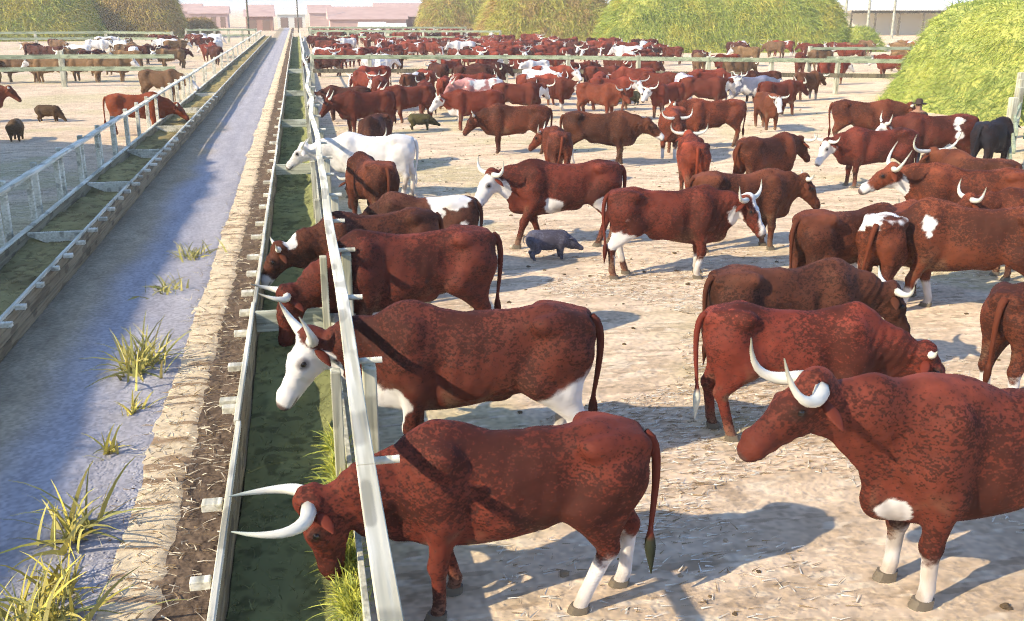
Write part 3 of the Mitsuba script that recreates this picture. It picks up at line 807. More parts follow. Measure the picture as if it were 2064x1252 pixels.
def steer_body(cell, neck=(8, 0, 0.56), head=(-52, 0), legs=(0, 0, 0, 0), thin=0.0, fat=1.0, seed=0, far=False, hump=0.0, hs=1.17):
    """trunk, neck, head, legs as one surface. local frame: +x forward, z up, withers 1.38 m."""
    base = np.array([0.50, 0, 1.10])
    nd = dirv(neck[0], neck[1])
    poll = base + np.array([0.12, 0, 0.06]) + nd * neck[2]
    hd = dirv(head[0], head[1])
    lat = np.array([-math.sin(math.radians(head[1])), math.cos(math.radians(head[1])), 0.0])
    up = np.cross(hd, lat); up /= np.linalg.norm(up)
    HS = hs
    H = lambda h, u, l=0.0: poll + (hd * h + up * u + lat * l) * HS
    muz = H(0.5, -0.05)
    pts = np.array([[-1.0, -0.42, 0], [0.95, 0.42, 1.5], poll + 0.2, poll - 0.2, muz + 0.13, muz - 0.13])
    lo, hi = pts.min(0) - 2 * cell, pts.max(0) + 2 * cell
    lo[2] = 0.045 if far else 0.03
    far_ = far
    f = Field(lo, hi, cell)

    def trunk(X, Y, Z):
        x1 = X.reshape(-1)
        t, b, w = (g(x1).reshape(X.shape) for g in (TOPF, BOTF, HWF))
        w = w * (fat if fat else 1)
        zc, hh = (t + b) / 2, (t - b) / 2
        q = (Z - zc) / hh
        w2 = w * (1 - 0.13 * q - 0.05 * q * q)
        r = (np.abs(Y / w2)**2.35 + np.abs(q)**2.35)**(1 / 2.35)
        d = (r - 1) * np.minimum(w, hh) * 0.9
        o = np.maximum(np.abs(X + 0.04) - 0.86, 0)
        return np.where(o > 0, np.sqrt(np.maximum(d, 0)**2 + o * o), d)
    f.add(trunk, [-0.95, -0.40, 0.55], [0.88, 0.40, 1.42], 0.05)
    tk = 1.25 if far else 1.0
    # haunch, shoulder, hip bones
    for s in (-1, 1):
        f.ball([-0.64, s * 0.150, 1.04], [0.20, 0.125, 0.28], 0.08)
        f.ball([-0.50, s * 0.225, 1.275], [0.085, 0.05, 0.05], 0.09)
        f.ball([-0.36, s * 0.37, 1.12], [0.13, 0.13, 0.16], 0.12, sub=True)
        f.ball([0.33, s * 0.37, 0.92], [0.07, 0.12, 0.26], 0.10, sub=True)
        f.ball([-0.83, s * 0.10, 1.22], [0.06, 0.045, 0.05], 0.06)
        f.ball([0.52, s * 0.195, 1.02], [0.15, 0.095, 0.27], 0.08)
        f.ball([0.67, s * 0.155, 0.93], [0.09, 0.07, 0.10], 0.07)
    # legs: fl, fr, hl, hr
    for i, s in ((0, 1), (1, -1)):
        o = legs[i]
        e = np.array([0.50 + o * 0.12, s * 0.185, 0.76]); kn = np.array([0.535 + o * 0.62, s * 0.165, 0.415 + abs(o) * 0.03])
        if o < 0: kn[0] = 0.55 + o * 0.35
        ft = np.array([0.525 + o, s * 0.165, 0.125]); ho = np.array([0.545 + o, s * 0.165, 0.035])
        f.cap([0.54, s * 0.175, 0.95], e, 0.14, 0.108, 0.06)
        f.cap(e, kn, 0.100, 0.064 * tk, 0.04)
        f.ball(kn + [0.004, 0, 0], [0.07, 0.064, 0.072], 0.03)
        f.cap(kn, ft, 0.055 * tk, 0.045 * tk, 0.03)
        f.cap(ft, ho, 0.044 * tk, 0.052 * tk, 0.02)
    for i, s in ((2, 1), (3, -1)):
        o = legs[i]
        st = np.array([-0.46 + o * 0.1, s * 0.19, 0.80]); hk = np.array([-0.76 + o * 0.6, s * 0.155, 0.50])
        ft = np.array([-0.70 + o, s * 0.15, 0.135]); ho = np.array([-0.665 + o, s * 0.15, 0.035])
        f.cap([-0.62, s * 0.16, 1.05], st, 0.165, 0.115, 0.08)
        f.cap([-0.50, s * 0.225, 1.27], [-0.80, s * 0.10, 1.26], 0.05, 0.045, 0.08)
        f.cap([0.50, s * 0.20, 1.22], [0.62, s * 0.19, 0.86], 0.05, 0.05, 0.10)
        f.cap([-0.72, s * 0.15, 1.0], np.array([-0.68 + o * .3, s * 0.16, 0.72]), 0.14, 0.095, 0.08, sq=0.8)
        f.cap(st, hk, 0.115, 0.066 * tk, 0.07)
        f.cap(np.array([-0.70 + o * .3, s * 0.16, 0.74]), hk + [-0.015, 0, 0.02], 0.08, 0.045, 0.06)
        f.ball(hk, [0.066, 0.052, 0.075], 0.03)
        f.cap(hk, ft, 0.060 * tk, 0.048 * tk, 0.03)
        f.cap(ft, ho, 0.047 * tk, 0.053 * tk, 0.02)
    # brisket, dewlap, neck
    f.cap([0.58, 0, 0.72], [0.78, 0, 0.66], 0.18, 0.11, 0.10, sq=0.62)
    nl = np.array([-math.sin(math.radians(neck[1])), math.cos(math.radians(neck[1])), 0])
    m1 = base + nd * neck[2] * 0.55 + np.array([0.06, 0, 0.0])
    f.cap(base + [0.0, 0, -0.03], m1, 0.27, 0.19, 0.12, sq=0.66, lat=nl)
    f.cap(m1, H(0.06, -0.10), 0.185, 0.115, 0.07, sq=0.72, lat=nl * 0.5 + lat * 0.5)
    if hump: f.ball([0.46, 0, 1.36], [0.2, 0.1, 0.1 * hump], 0.1)
    f.cap(H(0.12, -0.20), m1 + np.array([0, 0, -0.20]) + hd * 0.05, 0.05, 0.06, 0.07, sq=0.45, lat=nl)
    f.cap(m1 + np.array([0, 0, -0.20]) + hd * 0.05, [0.80, 0, 0.68], 0.07, 0.085, 0.09, sq=0.45)
    # head
    f.cap(H(0.02, -0.045), H(0.20, -0.05), 0.117, 0.115, 0.05, sq=1.04, lat=lat)
    f.cap(H(0.19, -0.05), H(0.43, -0.055), 0.104, 0.073, 0.05, sq=0.95, lat=lat)
    f.cap(H(0.12, -0.125), H(0.40, -0.095), 0.108, 0.062, 0.05, sq=0.80, lat=lat)
    f.cap(H(0.43, -0.060), H(0.475, -0.070), 0.079, 0.073, 0.03, sq=1.16, lat=lat)
    f.ball(H(0.0, 0.0), 0.088, 0.05)
    if not far:
        for s in (-1, 1):
            f.ball(H(0.175, 0.005, s * 0.085), 0.036, 0.03)
            f.ball(H(0.02, -0.01, s * 0.085), 0.04, 0.04)
            if cell < 0.016:
                f.ball(H(0.535, -0.045, s * 0.04), 0.020, 0.012, sub=True)
                f.cap(H(0.40, -0.118, s * 0.072), H(0.53, -0.108, s * 0.03), 0.010, 0.012, 0.012, sub=True)
    f.ball([-0.14, 0, 0.615], [0.10, 0.035, 0.04], 0.06)
    V, Fc = f.mesh(1)
    if not far:
        N = vnormals(V, Fc)
        d = 0.022 * (meshkit.fbm(V * np.array([5, 5, 3.5]) + seed * 7.7, 3, seed) - 0.5) * 2
        rib = np.sin(V[:, 0] * 46 + V[:, 2] * 6) * smooth01(-0.4, -0.25, V[:, 0]) * (1 - smooth01(0.2, 0.35, V[:, 0])) * smooth01(0.75, 0.9, V[:, 2]) * (1 - smooth01(1.15, 1.28, V[:, 2]))
        d += 0.0022 * rib
        fold = np.sin((V[:, 0] * 1.0 - V[:, 2] * 0.5) * 62 + 3 * meshkit.noise(V * 6, seed)) * smooth01(0.62, 0.72, V[:, 0]) * smooth01(1.30, 1.15, V[:, 2])
        d += 0.0035 * fold
        d *= smooth01(0.55, 0.75, V[:, 2])
        V = V + N * d[:, None]
    fr = dict(poll=poll, hd=hd, up=up, lat=lat, H=H, nd=nd)
    return V, Fc, fr


RED, BROWNH, DARK, ROAN = (0.172, 0.036, 0.020), (0.126, 0.030, 0.017), (0.074, 0.025, 0.016), (0.205, 0.044, 0.025)
WHT = np.array([0.78, 0.75, 0.71])


def coat(V, N, fr, base=RED, white=(), patches=(), seed=0, under=0.0, fine=True):
    """vertex colours of a hide: base tone with mottling; named white markings; (x, y, z, r) white patches"""
    base = np.array(base, float)
    off = seed * 13.7
    big = meshkit.fbm(V * np.array([2.6, 2.6, 2.6]) + off, 3, seed)
    c = base[None] * (0.50 + 0.88 * big)[:, None]
    if fine:
        f = meshkit.noise(V * 42 + off, seed + 1)
        g = meshkit.noise(V * 19 + off, seed + 2)
        k = smooth01(0.44, 0.66, 0.5 * f + 0.5 * g + 0.5 * (big - 0.5)) * 0.35
        c = c * (1 - k)[:, None] + (base * np.array([0.36, 0.5, 0.6]))[None] * k[:, None]
        c = c * (0.85 + 0.3 * f)[:, None]
    # lighter along the back and hips, in random patches
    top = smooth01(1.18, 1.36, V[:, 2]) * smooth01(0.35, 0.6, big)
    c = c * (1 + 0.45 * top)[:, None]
    rel = V - fr['poll']
    h, u, l = rel @ fr['hd'] / 1.17, rel @ fr['up'] / 1.17, rel @ fr['lat'] / 1.17
    nz = (meshkit.fbm(V * 9 + off, 2, seed + 5) - 0.5) * 0.12 + (meshkit.noise(V * 55 + off, seed + 6) - 0.5) * 0.035
    head = (h > -0.12) & (h < 0.65) & (np.abs(l) < 0.2) & (np.abs(u) < 0.26)
    hw = np.where(head, 1.0, 0.0)
    W = np.zeros(len(V))
    for m in white:
        if m == 'face': w = hw * smooth01(0.0, 0.03, h + nz - 0.02) * smooth01(-0.21, -0.17, u + 0.3 * h)
        elif m == 'blaze': w = hw * smooth01(0.055, 0.035, np.abs(l) + nz * 0.4 - 0.03 * smooth01(0.3, 0.5, h)) * smooth01(-0.09, -0.05, u)
        elif m == 'muzzle': w = hw * smooth01(0.34, 0.38, h + nz)
        elif m == 'throat':
            q = rel - fr['nd'] * 0
            w = smooth01(-0.02, 0.04, -0.16 - u - 0.0 * h + nz) * (np.linalg.norm(rel - fr['hd'] * 0.1 - fr['up'] * -0.25, axis=1) < 0.24)
        elif m == 'star': w = hw * (np.linalg.norm(np.stack([h - 0.15, l], 1), axis=1) < 0.06)
        elif m == 'fsocks': w = smooth01(0.38, 0.28, V[:, 2] + 1.8 * nz) * (V[:, 0] > 0)
        elif m == 'hsocks': w = smooth01(0.48, 0.38, V[:, 2] + 1.8 * nz) * (V[:, 0] < 0)
        elif m == 'hleg': w = smooth01(0.86, 0.78, V[:, 2] + nz + 0.5 * (V[:, 0] + 0.75)) * (V[:, 0] < -0.45)
        elif m == 'legs': w = smooth01(0.62, 0.52, V[:, 2] + nz)
        elif m == 'belly': w = smooth01(0.70, 0.64, V[:, 2] + nz) * (V[:, 0] > -0.45) * (V[:, 0] < 0.35)
        elif m == 'brisket': w = smooth01(0.78, 0.70, V[:, 2] + nz) * (V[:, 0] > 0.60)
        elif m == 'back': w = smooth01(1.27, 1.31, V[:, 2] + nz) * (V[:, 0] < 0.6)
        elif m == 'rump': w = smooth01(-0.84, -0.88, V[:, 0] + nz)
        elif m == 'all': w = np.ones(len(V))
        W = np.maximum(W, w)
    for (x, y, z, r) in patches:
        n3 = (meshkit.fbm(V * 5 + off, 3, seed + 8) - 0.5)
        dd = np.sqrt((V[:, 0] - x)**2 + ((V[:, 1] - y) * 0.8)**2 + (V[:, 2] - z)**2)
        W = np.maximum(W, smooth01(r * 1.10, r * 0.90, dd + n3 * r * 2.2 + nz * 0.5))
    wc = WHT[None] * (0.82 + 0.2 * meshkit.noise(V * 14 + off, 4))[:, None]
    sn = 0.55 * smooth01(0.5, 0.75, meshkit.fbm(V * 5 + off, 3, seed + 31)) * smooth01(1.25, 0.2, V[:, 2])
    wc = wc * (1 - sn)[:, None] + np.array([0.46, 0.35, 0.24])[None] * sn[:, None]
    c = c * (1 - W)[:, None] + wc * W[:, None]
    # dark nostril pad
    nosep = hw * smooth01(0.488, 0.51, h) * smooth01(-0.16, -0.12, u)
    c = c * (1 - 0.9 * nosep)[:, None] + np.array([0.10, 0.055, 0.045])[None] * 0.9 * nosep[:, None]
    er = np.sqrt((h - 0.175)**2 + (u + 0.012)**2 + (np.abs(l) - 0.10)**2)
    eye = hw * smooth01(0.062, 0.03, er) * 0.7
    c = c * (1 - eye)[:, None] + np.array([0.055, 0.030, 0.022])[None] * eye[:, None]
    mo = hw * smooth01(0.016, 0.006, np.abs(u + 0.113)) * smooth01(0.38, 0.42, h) * 0.7
    c = c * (1 - mo)[:, None] + np.array([0.04, 0.02, 0.018])[None] * mo[:, None]
    du = 0.6 * smooth01(0.5, 0.72, meshkit.fbm(V * np.array([7, 7, 4]) + off, 3, seed + 41)) * smooth01(0.95, 0.45, V[:, 2]) * (V[:, 0] < 0.9)
    c = c * (1 - du)[:, None] + np.array([0.20, 0.14, 0.085])[None] * du[:, None]
    low = smooth01(0.30, 0.05, V[:, 2]) * 0.35
    c = c * (1 - low)[:, None] + np.array([0.34, 0.25, 0.16])[None] * low[:, None]
    coat.W = W
    return np.clip(c, 0, 0.9)


HORNS = {
    'stub': [(0, 0, 0), (0.40, 0.06, 0.04), (0.62, 0.32, 0.18), (0.48, 0.78, 0.46)],
    'rise': [(0, 0, 0), (0.36, 0.02, -0.20), (0.46, 0.25, -0.72), (0.26, 1.05, -0.30)],
    'curl': [(0, 0, 0), (0.42, 0, -0.05), (0.55, 0.36, -0.06), (0.30, 0.92, 0.10)],  # control points (lateral, up, towards the back of the poll) per unit length
    'lyre': [(0, 0, 0), (0.46, 0.0, 0.0), (0.84, 0.06, 0.0), (0.78, 0.34, 0.52)],
    'forward': [(0, 0, 0), (0.52, 0.0, 0.02), (0.62, 0.36, 0.04), (0.30, 0.82, 0.34)],
    'wide': [(0, 0, 0), (0.5, 0.0, -0.03), (0.92, 0.06, -0.03), (1.02, 0.26, 0.36)],
    'up': [(0, 0, 0), (0.45, 0.0, 0.0), (0.58, 0.08, 0.10), (0.50, 0.16, 0.72)],
    'short': [(0, 0, 0), (0.35, 0.0, -0.02), (0.55, 0.1, 0.0), (0.62, 0.35, 0.2)],
    'down': [(0, 0, 0), (0.5, 0.0, -0.08), (0.8, 0.2, -0.12), (0.75, 0.55, 0.05)]}


def horn_mesh(fr, side, kind, length, tip, rad=0.041, n=11, sides=8):
    p = bez(*HORNS[kind], n=n)
    p = p * length
    P = fr['poll'] + fr['hd'] * 0.015 + fr['lat'] * (side * 0.085)
    pts = P + p[:, :1] * side * fr['lat'] + p[:, 1:2] * fr['up'] - p[:, 2:3] * fr['hd']
    t = np.linspace(0, 1, n)
    r = rad * (1 - t)**0.75 + 0.004
    m = tube(pts, r, sides)
    tt = np.concatenate([np.repeat(t, sides), [0, 1]])
    c = np.array([0.80, 0.78, 0.66])[None] * (1 - smooth01(0.72, 1.0, tt))[:, None] + np.array(tip)[None] * smooth01(0.72, 1.0, tt)[:, None]
    c = c * (1 - 0.30 * smooth01(0.25, 0.0, tt))[:, None] * (0.80 + 0.25 * meshkit.noise(np.array(m.vertices) * np.array([30, 30, 30]), 5))[:, None]
    return m, c


def ear_mesh(fr, side, col):
    H = fr['H']
    d = fr['lat'] * side * 0.92 - fr['hd'] * (-0.15) - fr['up'] * 0.32
    d /= np.linalg.norm(d)
    pts = H(0.045, -0.05, side * 0.10) + d * np.linspace(0, 0.2, 7)[:, None] + np.array([0, 0, -1.0]) * (np.linspace(0, 1, 7)**2 * 0.035)[:, None]
    r = np.array([0.022, 0.036, 0.045, 0.046, 0.040, 0.026, 0.006])
    m = tube(pts, r, 8, 0.38)
    return m, np.tile(np.array(col) * 0.85, (len(m.vertices), 1))


def tail_mesh(sw, col, swc, long=1.0):
    a = bez((-0.87, 0, 1.27), (-1.0, 0.02 * sw, 1.22), (-0.94 - 0.02 * abs(sw), 0.10 * sw, 0.85), (-0.90 - 0.05 * abs(sw), 0.22 * sw, 0.62), 9)
    b = bez(a[-1], a[-1] + [0.01, 0.03 * sw, -0.1], a[-1] + [0.0, 0.05 * sw, -0.2], a[-1] + [-0.01, 0.07 * sw, -0.36 * long], 7)[1:]
    P = np.vstack([a, b])
    r = np.concatenate([np.linspace(0.042, 0.017, 9), [0.022, 0.036, 0.040, 0.032, 0.018, 0.004]])
    m = tube(P, r, 8)
    t = np.concatenate([np.repeat(np.arange(len(P)), 8), [0, len(P) - 1]])
    c = np.where((t > 9)[:, None], np.array(swc)[None], np.array(col)[None] * 0.8)
    return m, c


def hoof_mesh(x, y):
    ps = []
    for s in (-1, 1):
        for (r, z, dx) in ((0.068, 0.0, 0.012), (0.058, 0.06, -0.004)):
            a = np.linspace(0, 2 * np.pi, 9)[:-1]
            ps.append(np.stack([x + dx + r * 1.15 * np.cos(a), y + s * 0.012 + r * 0.72 * np.sin(a), 0 * a + z + 0.001], 1))
    return trimesh.convex.convex_hull(np.vstack(ps))


def solve(r, w, zr=1.32, zw=1.38, L=1.47, smin_=0.9, smax=1.12):
    lo, hi = 0.4, 1.7
    for _ in range(50):
        m = (lo + hi) / 2
        if np.linalg.norm((at(*r, zr * m) - at(*w, zw * m))[:2]) - L * m > 0: lo = m
        else: hi = m
    s = min(max(lo, smin_), smax)
    a, b = at(*r, zr * s), at(*w, zw * s)
    return s, (a + b) / 2, math.degrees(math.atan2(b[1] - a[1], b[0] - a[0]))


def steer(label, rump=None, withers=None, ground=None, heading=None, s=None, neck=(8, 0, 0.56), head=(-52, 0), legs=(0, 0, 0, 0), base=RED, white=(), patches=(),
          horns='lyre', hl=0.42, tip=(0.30, 0.28, 0.2), hr=0.043, tail=0.5, switch=None, seed=1, fat=0.94, cell=None, group=None, name='steer', cat='steer', shift=(0, 0), hump=0.0, hs=1.17):
    if rump is not None:
        s0, mid, hdg = solve(rump, withers)
        s = s or s0
        heading = hdg if heading is None else heading
        a, b = at(*rump, 1.32 * s), at(*withers, 1.38 * s)
        mid = (a + b) / 2
        c_ = rotz(np.array([-0.10 * s, 0, 0]), math.radians(heading))
        pos = np.array([mid[0] - c_[0] * 0 + 0, mid[1], 0])
        pos = pos - rotz(np.array([-0.10 * s, 0, 0]), math.radians(heading))
    else:
        pos = at(*ground)
        s = s or 1.0
    pos = pos + np.array([shift[0], shift[1], 0])
    dist = np.linalg.norm(pos[:2])
    cell = cell or (0.0145 if dist < 11.5 else 0.019 if dist < 19 else 0.026 if dist < 32 else 0.034)
    V, F, fr = steer_body(cell, neck, head, legs, fat=fat, seed=seed, far=dist > 32, hump=hump, hs=hs)
    N = None
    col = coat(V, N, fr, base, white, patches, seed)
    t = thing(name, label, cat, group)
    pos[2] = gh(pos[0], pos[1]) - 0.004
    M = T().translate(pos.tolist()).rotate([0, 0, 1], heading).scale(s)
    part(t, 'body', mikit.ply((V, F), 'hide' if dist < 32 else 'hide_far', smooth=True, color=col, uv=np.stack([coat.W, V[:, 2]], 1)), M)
    if horns:
        for k, sd in enumerate((1, -1)):
            m, c = horn_mesh(fr, sd, horns, hl, tip, hr)
            part(t, 'horn', mikit.ply(m, 'horn', smooth=True, color=c), M)
    ec = WHT if 'all' in white else base
    for sd in (1, -1):
        m, c = ear_mesh(fr, sd, ec)
        part(t, 'ear', mikit.ply(m, 'hide_far', smooth=True, color=c), M)
    m, c = tail_mesh(tail, ec, switch if switch is not None else np.array(ec) * 0.45)
    part(t, 'tail', mikit.ply(m, 'hide_far', smooth=True, color=c), M)
    if dist < 26:
        for i, (x, y) in enumerate(((0.545, 0.165), (0.545, -0.165), (-0.665, 0.15), (-0.665, -0.15))):
            part(t, 'hoof', mikit.ply(hoof_mesh(x + legs[i], y), 'hoof', smooth=40), M)
        for sd in (1, -1):
            e = trimesh.creation.icosphere(subdivisions=2, radius=0.025)
            e.apply_translation(fr['H'](0.175, -0.012, sd * 0.103))
            part(t, 'eye', mikit.ply(e, 'eye', smooth=True), M)
    PLACED.append((t, pos, heading, s))
    return t


PLACED = []
FEED = dict(neck=(-34, 0, 0.62), head=(-80, 0))
LEVEL = dict(neck=(10, 0, 0.58), head=(-48, 0))
LOW = dict(neck=(-14, 0, 0.60), head=(-62, 0))

# at the right trough, from the camera outwards
steer('red steer with big curved horns nearest the camera, head down in the trough', (1290, 860), (850, 858), neck=(-13, 15, 0.82), head=(-97, 12), base=(0.185, 0.038, 0.021), white=('hsocks',),
      horns='curl', hl=0.52, hr=0.052, tip=(0.45, 0.5, 0.4), tail=0.4, switch=(0.03, 0.035, 0.02), seed=1, legs=(0.02, -0.10, 0.24, -0.10))
steer('brown steer with a pure white face eating second from the camera', (1192, 628), (790, 614), neck=(-7, -12, 0.77), head=(-58, 30), base=(0.13, 0.031, 0.018), white=('face', 'throat', 'hleg', 'brisket'), patches=[(0.66, 0.2, 0.62, 0.14)],
      horns='stub', hl=0.33, hr=0.052, tail=-0.3, seed=2, legs=(0.0, -0.05, 0.0, 0.1))
steer('dark red steer third from the camera with one horn showing past the rail', (1002, 462), (690, 468), neck=(-26, 6, 0.80), head=(-80, 10), base=(0.15, 0.033, 0.019),
      horns='curl', hl=0.34, tail=0.2, seed=3, legs=(0.05, -0.05, 0.05, 0))
steer('dark brown steer with a white poll fourth along the right trough', (860, 425), (680, 430), s=0.98, neck=(-14, 0, 0.78), head=(-58, 0), base=(0.13, 0.04, 0.02), white=('muzzle',), patches=[(1.15, 0.0, 1.02, 0.10)],
      horns='short', hl=0.3, tail=0.2, seed=4)
steer('brown and white pied steer behind the third one at the trough', (895, 412), (760, 400), s=0.94, neck=(-25, 0, 0.60), head=(-60, 0), base=(0.10, 0.035, 0.02), patches=[(-0.52, 0, 1.3, 0.30), (-0.25, 0.1, 1.28, 0.2)],
      horns='short', hl=0.25, tail=0.6, seed=5, shift=(0.35, 0.4))
steer('brown steer seen from behind next to the white steer', ground=(752, 462), heading=106, s=1.0, **FEED, base=(0.16, 0.045, 0.022), horns='short', hl=0.3, tail=0.1, seed=6)
steer('white steer with one upright horn eating at the right trough', (830, 276), (695, 268), neck=(-4, 6, 0.92), head=(-44, 10), base=(0.7, 0.68, 0.65), white=('all',), horns='up', hl=0.36, tail=0.2, switch=(0.6, 0.58, 0.55), seed=7, legs=(0, 0, 0.05, -0.08))
steer('dark steer with a wide horn pair, head low behind the white steer', (790, 222), (718, 246), s=1.0, neck=(-30, 10, 0.55), head=(-60, 25), base=(0.12, 0.04, 0.02), horns='lyre', hl=0.5, tail=0.2, seed=8)
steer('red brown steer with upturned horns beyond the white steer', (795, 180), (690, 190), s=1.05, heading=200, neck=(2, -8, 0.60), head=(-55, -10), base=BROWNH, horns='up', hl=0.42, tail=0.3, seed=9)
steer('small white headed steer reaching into the trough by the rail', ground=(700, 245), heading=170, s=0.95, neck=(-8, 0, 0.6), head=(-50, 0), base=DARK, white=('face', 'throat'), horns='lyre', hl=0.35, seed=10)
steer('dark steer standing away from camera with a white line down its back', ground=(832, 212), heading=62, s=1.0, **LEVEL, base=(0.12, 0.04, 0.02), white=('hleg',), patches=[(0.1, 0, 1.36, 0.16), (0.35, 0, 1.38, 0.14), (-0.2, 0, 1.36, 0.13), (-0.5, 0, 1.40, 0.12)], horns='short', hl=0.3, tail=0.5, switch=(0.7, 0.68, 0.6), seed=11)

# the open middle of the pen
steer('red brown steer walking left with its white face turned to us', (1246, 330), (1062, 325), neck=(4, 6, 0.60), head=(-54, 26), base=RED, white=('face', 'throat'), patches=[(0.25, 0.25, 0.66, 0.13), (-0.55, 0.2, 0.72, 0.13)], horns='lyre', hl=0.40, tail=0.1, seed=12, legs=(0.26, -0.12, 0.16, -0.1))
steer('red brown steer in mid pen with lyre horns and a white blaze, facing right', (1234, 385), (1430, 376), s=1.02, neck=(6, -10, 0.60), head=(-58, -38), base=RED, white=('blaze', 'throat', 'fsocks'), patches=[(-0.72, -0.2, 0.62, 0.22), (-0.7, -0.1, 0.35, 0.2), (0.95, -0.1, 1.0, 0.12)],
      horns='lyre', hl=0.40, tail=-0.8, seed=13, legs=(0.0, -0.06, 0.1, -0.12))
steer('dark red steer with a lowered dark head behind the blaze faced one', (1425, 350), (1545, 340), s=1.0, neck=(6, 0, 0.55), head=(-55, -6), base=(0.14, 0.042, 0.02), horns='short', hl=0.3, tail=0.2, seed=14)
steer('bright red steer seen from the rear with pale horn tips', ground=(1392, 405), heading=74, s=0.98, neck=(20, 0, 0.55), head=(-40, 0), base=(0.28, 0.055, 0.025), horns='lyre', hl=0.42, tail=0.05, seed=15)
steer('red steer facing the camera with wide upturned horns', ground=(1352, 318), heading=-118, s=1.0, neck=(6, 28, 0.55), head=(-50, 30), base=(0.22, 0.05, 0.022), white=('fsocks',), horns='lyre', hl=0.44, seed=16)
steer('red brown steer standing side on behind the horned red one', (1498, 203), (1395, 200), s=1.05, **LEVEL, base=(0.20, 0.048, 0.022), horns='short', hl=0.3, tail=0.1, seed=17, legs=(0, 0.05, 0.1, -0.1))
steer('small steer with a long white face looking straight at the camera', ground=(1543, 262), heading=-96, s=0.92, neck=(16, 0, 0.52), head=(-58, 0), base=(0.15, 0.045, 0.02), white=('face',), horns='wide', hl=0.30, seed=18)
steer('brown steer facing away right with a pale tail and white hind leg', (1494, 280), (1590, 272), s=1.0, heading=25, neck=(6, 0, 0.5), head=(-50, 0), base=(0.17, 0.045, 0.02), white=('hsocks',), horns='wide', hl=0.36, tail=0.5, switch=(0.6, 0.55, 0.45), seed=19)
steer('reddish steer half hidden behind the white faced walking steer', ground=(1122, 366), heading=84, s=0.92, neck=(4, 34, 0.5), head=(-50, 70), base=(0.20, 0.05, 0.024), patches=[(0.9, 0, 1.2, 0.08)], horns='lyre', hl=0.40, seed=20)
steer('dark brown steer facing right with a pale nose in mid pen', (1137, 228), (1262, 224), s=1.05, neck=(0, -4, 0.60), head=(-42, -6), base=(0.13, 0.042, 0.02), white=('muzzle', 'hsocks'), horns=None, tail=0.2, seed=21, legs=(0.05, -0.05, 0.05, -0.05))
steer('dark headed steer facing left with its head held low', (1100, 215), (1000, 210), s=1.03, neck=(-8, 6, 0.58), head=(-55, 10), base=(0.16, 0.043, 0.02), horns='short', hl=0.3, tail=0.2, seed=22)
steer('red steer with white face and white brisket facing left', (1010, 183), (920, 180), s=1.02, neck=(2, 0, 0.6), head=(-50, 12), base=RED, white=('face', 'brisket'), horns='short', hl=0.3, tail=0.1, seed=23)
steer('white and pink roan steer behind the red white faced one', (1012, 160), (935, 158), s=1.0, neck=(6, 0, 0.56), head=(-50, 0), base=(0.48, 0.22, 0.20), patches=[(-0.6, 0, 1.2, 0.35), (0.1, 0.1, 1.25, 0.3), (0.45, 0, 1.2, 0.22)], horns='up', hl=0.45, tail=0.1, switch=(0.8, 0.78, 0.75), seed=24)
steer('brown steer facing right with a white face, left of the middle fence', (1068, 158), (1135, 156), s=1.0, neck=(2, 0, 0.56), head=(-52, 0), base=BROWNH, white=('face', 'fsocks'), horns='short', hl=0.3, seed=25)
steer('long white backed steer close below the back fence', (1048, 140), (1118, 140), s=1.0, neck=(4, 0, 0.5), head=(-45, 0), base=(0.7, 0.68, 0.62), white=('all',), horns='short', hl=0.3, seed=26)
steer('rusty steer with a white rump and long pale horn line', (1172, 168), (1230, 168), s=0.98, neck=(2, 0, 0.5), head=(-52, 0), base=(0.20, 0.05, 0.024), white=('rump',), horns='wide', hl=0.5, seed=27)
steer('pied white and purple grey steer seen from the rear', ground=(1376, 215), heading=80, s=1.0, **LEVEL, base=(0.42, 0.36, 0.42), patches=[(-0.6, 0.2, 1.1, 0.3), (0, 0.2, 1.3, 0.35), (-0.7, -0.2, 0.8, 0.2)], horns='short', hl=0.3, seed=28)
steer('brown steer with pale hind legs left of the pied grey one', (1296, 145), (1352, 145), s=1.0, **LEVEL, base=BROWNH, white=('hsocks',), horns='short', hl=0.3, seed=29)
steer('dark red steer with low wide horns right of the pied grey one', (1388, 145), (1462, 142), s=1.05, neck=(-4, -20, 0.5), head=(-50, -40), base=RED, horns='lyre', hl=0.42, seed=30)
steer('blue grey and white steer facing right by the back fence', (1468, 155), (1548, 152), s=1.0, neck=(2, 0, 0.6), head=(-40, 0), base=(0.15, 0.16, 0.22), white=('face', 'throat', 'legs'), patches=[(-0.7, -0.2, 1.1, 0.28), (-0.25, -0.3, 0.75, 0.25), (0.3, -0.3, 0.7, 0.2)], horns='short', hl=0.25, seed=31)
steer('dark brown steer with one white foreleg by the back fence', (1606, 146), (1648, 143), s=0.95, heading=28, neck=(0, 0, 0.5), head=(-45, 0), base=(0.13, 0.05, 0.025), white=('fsocks',), horns='wide', hl=0.35, seed=32)

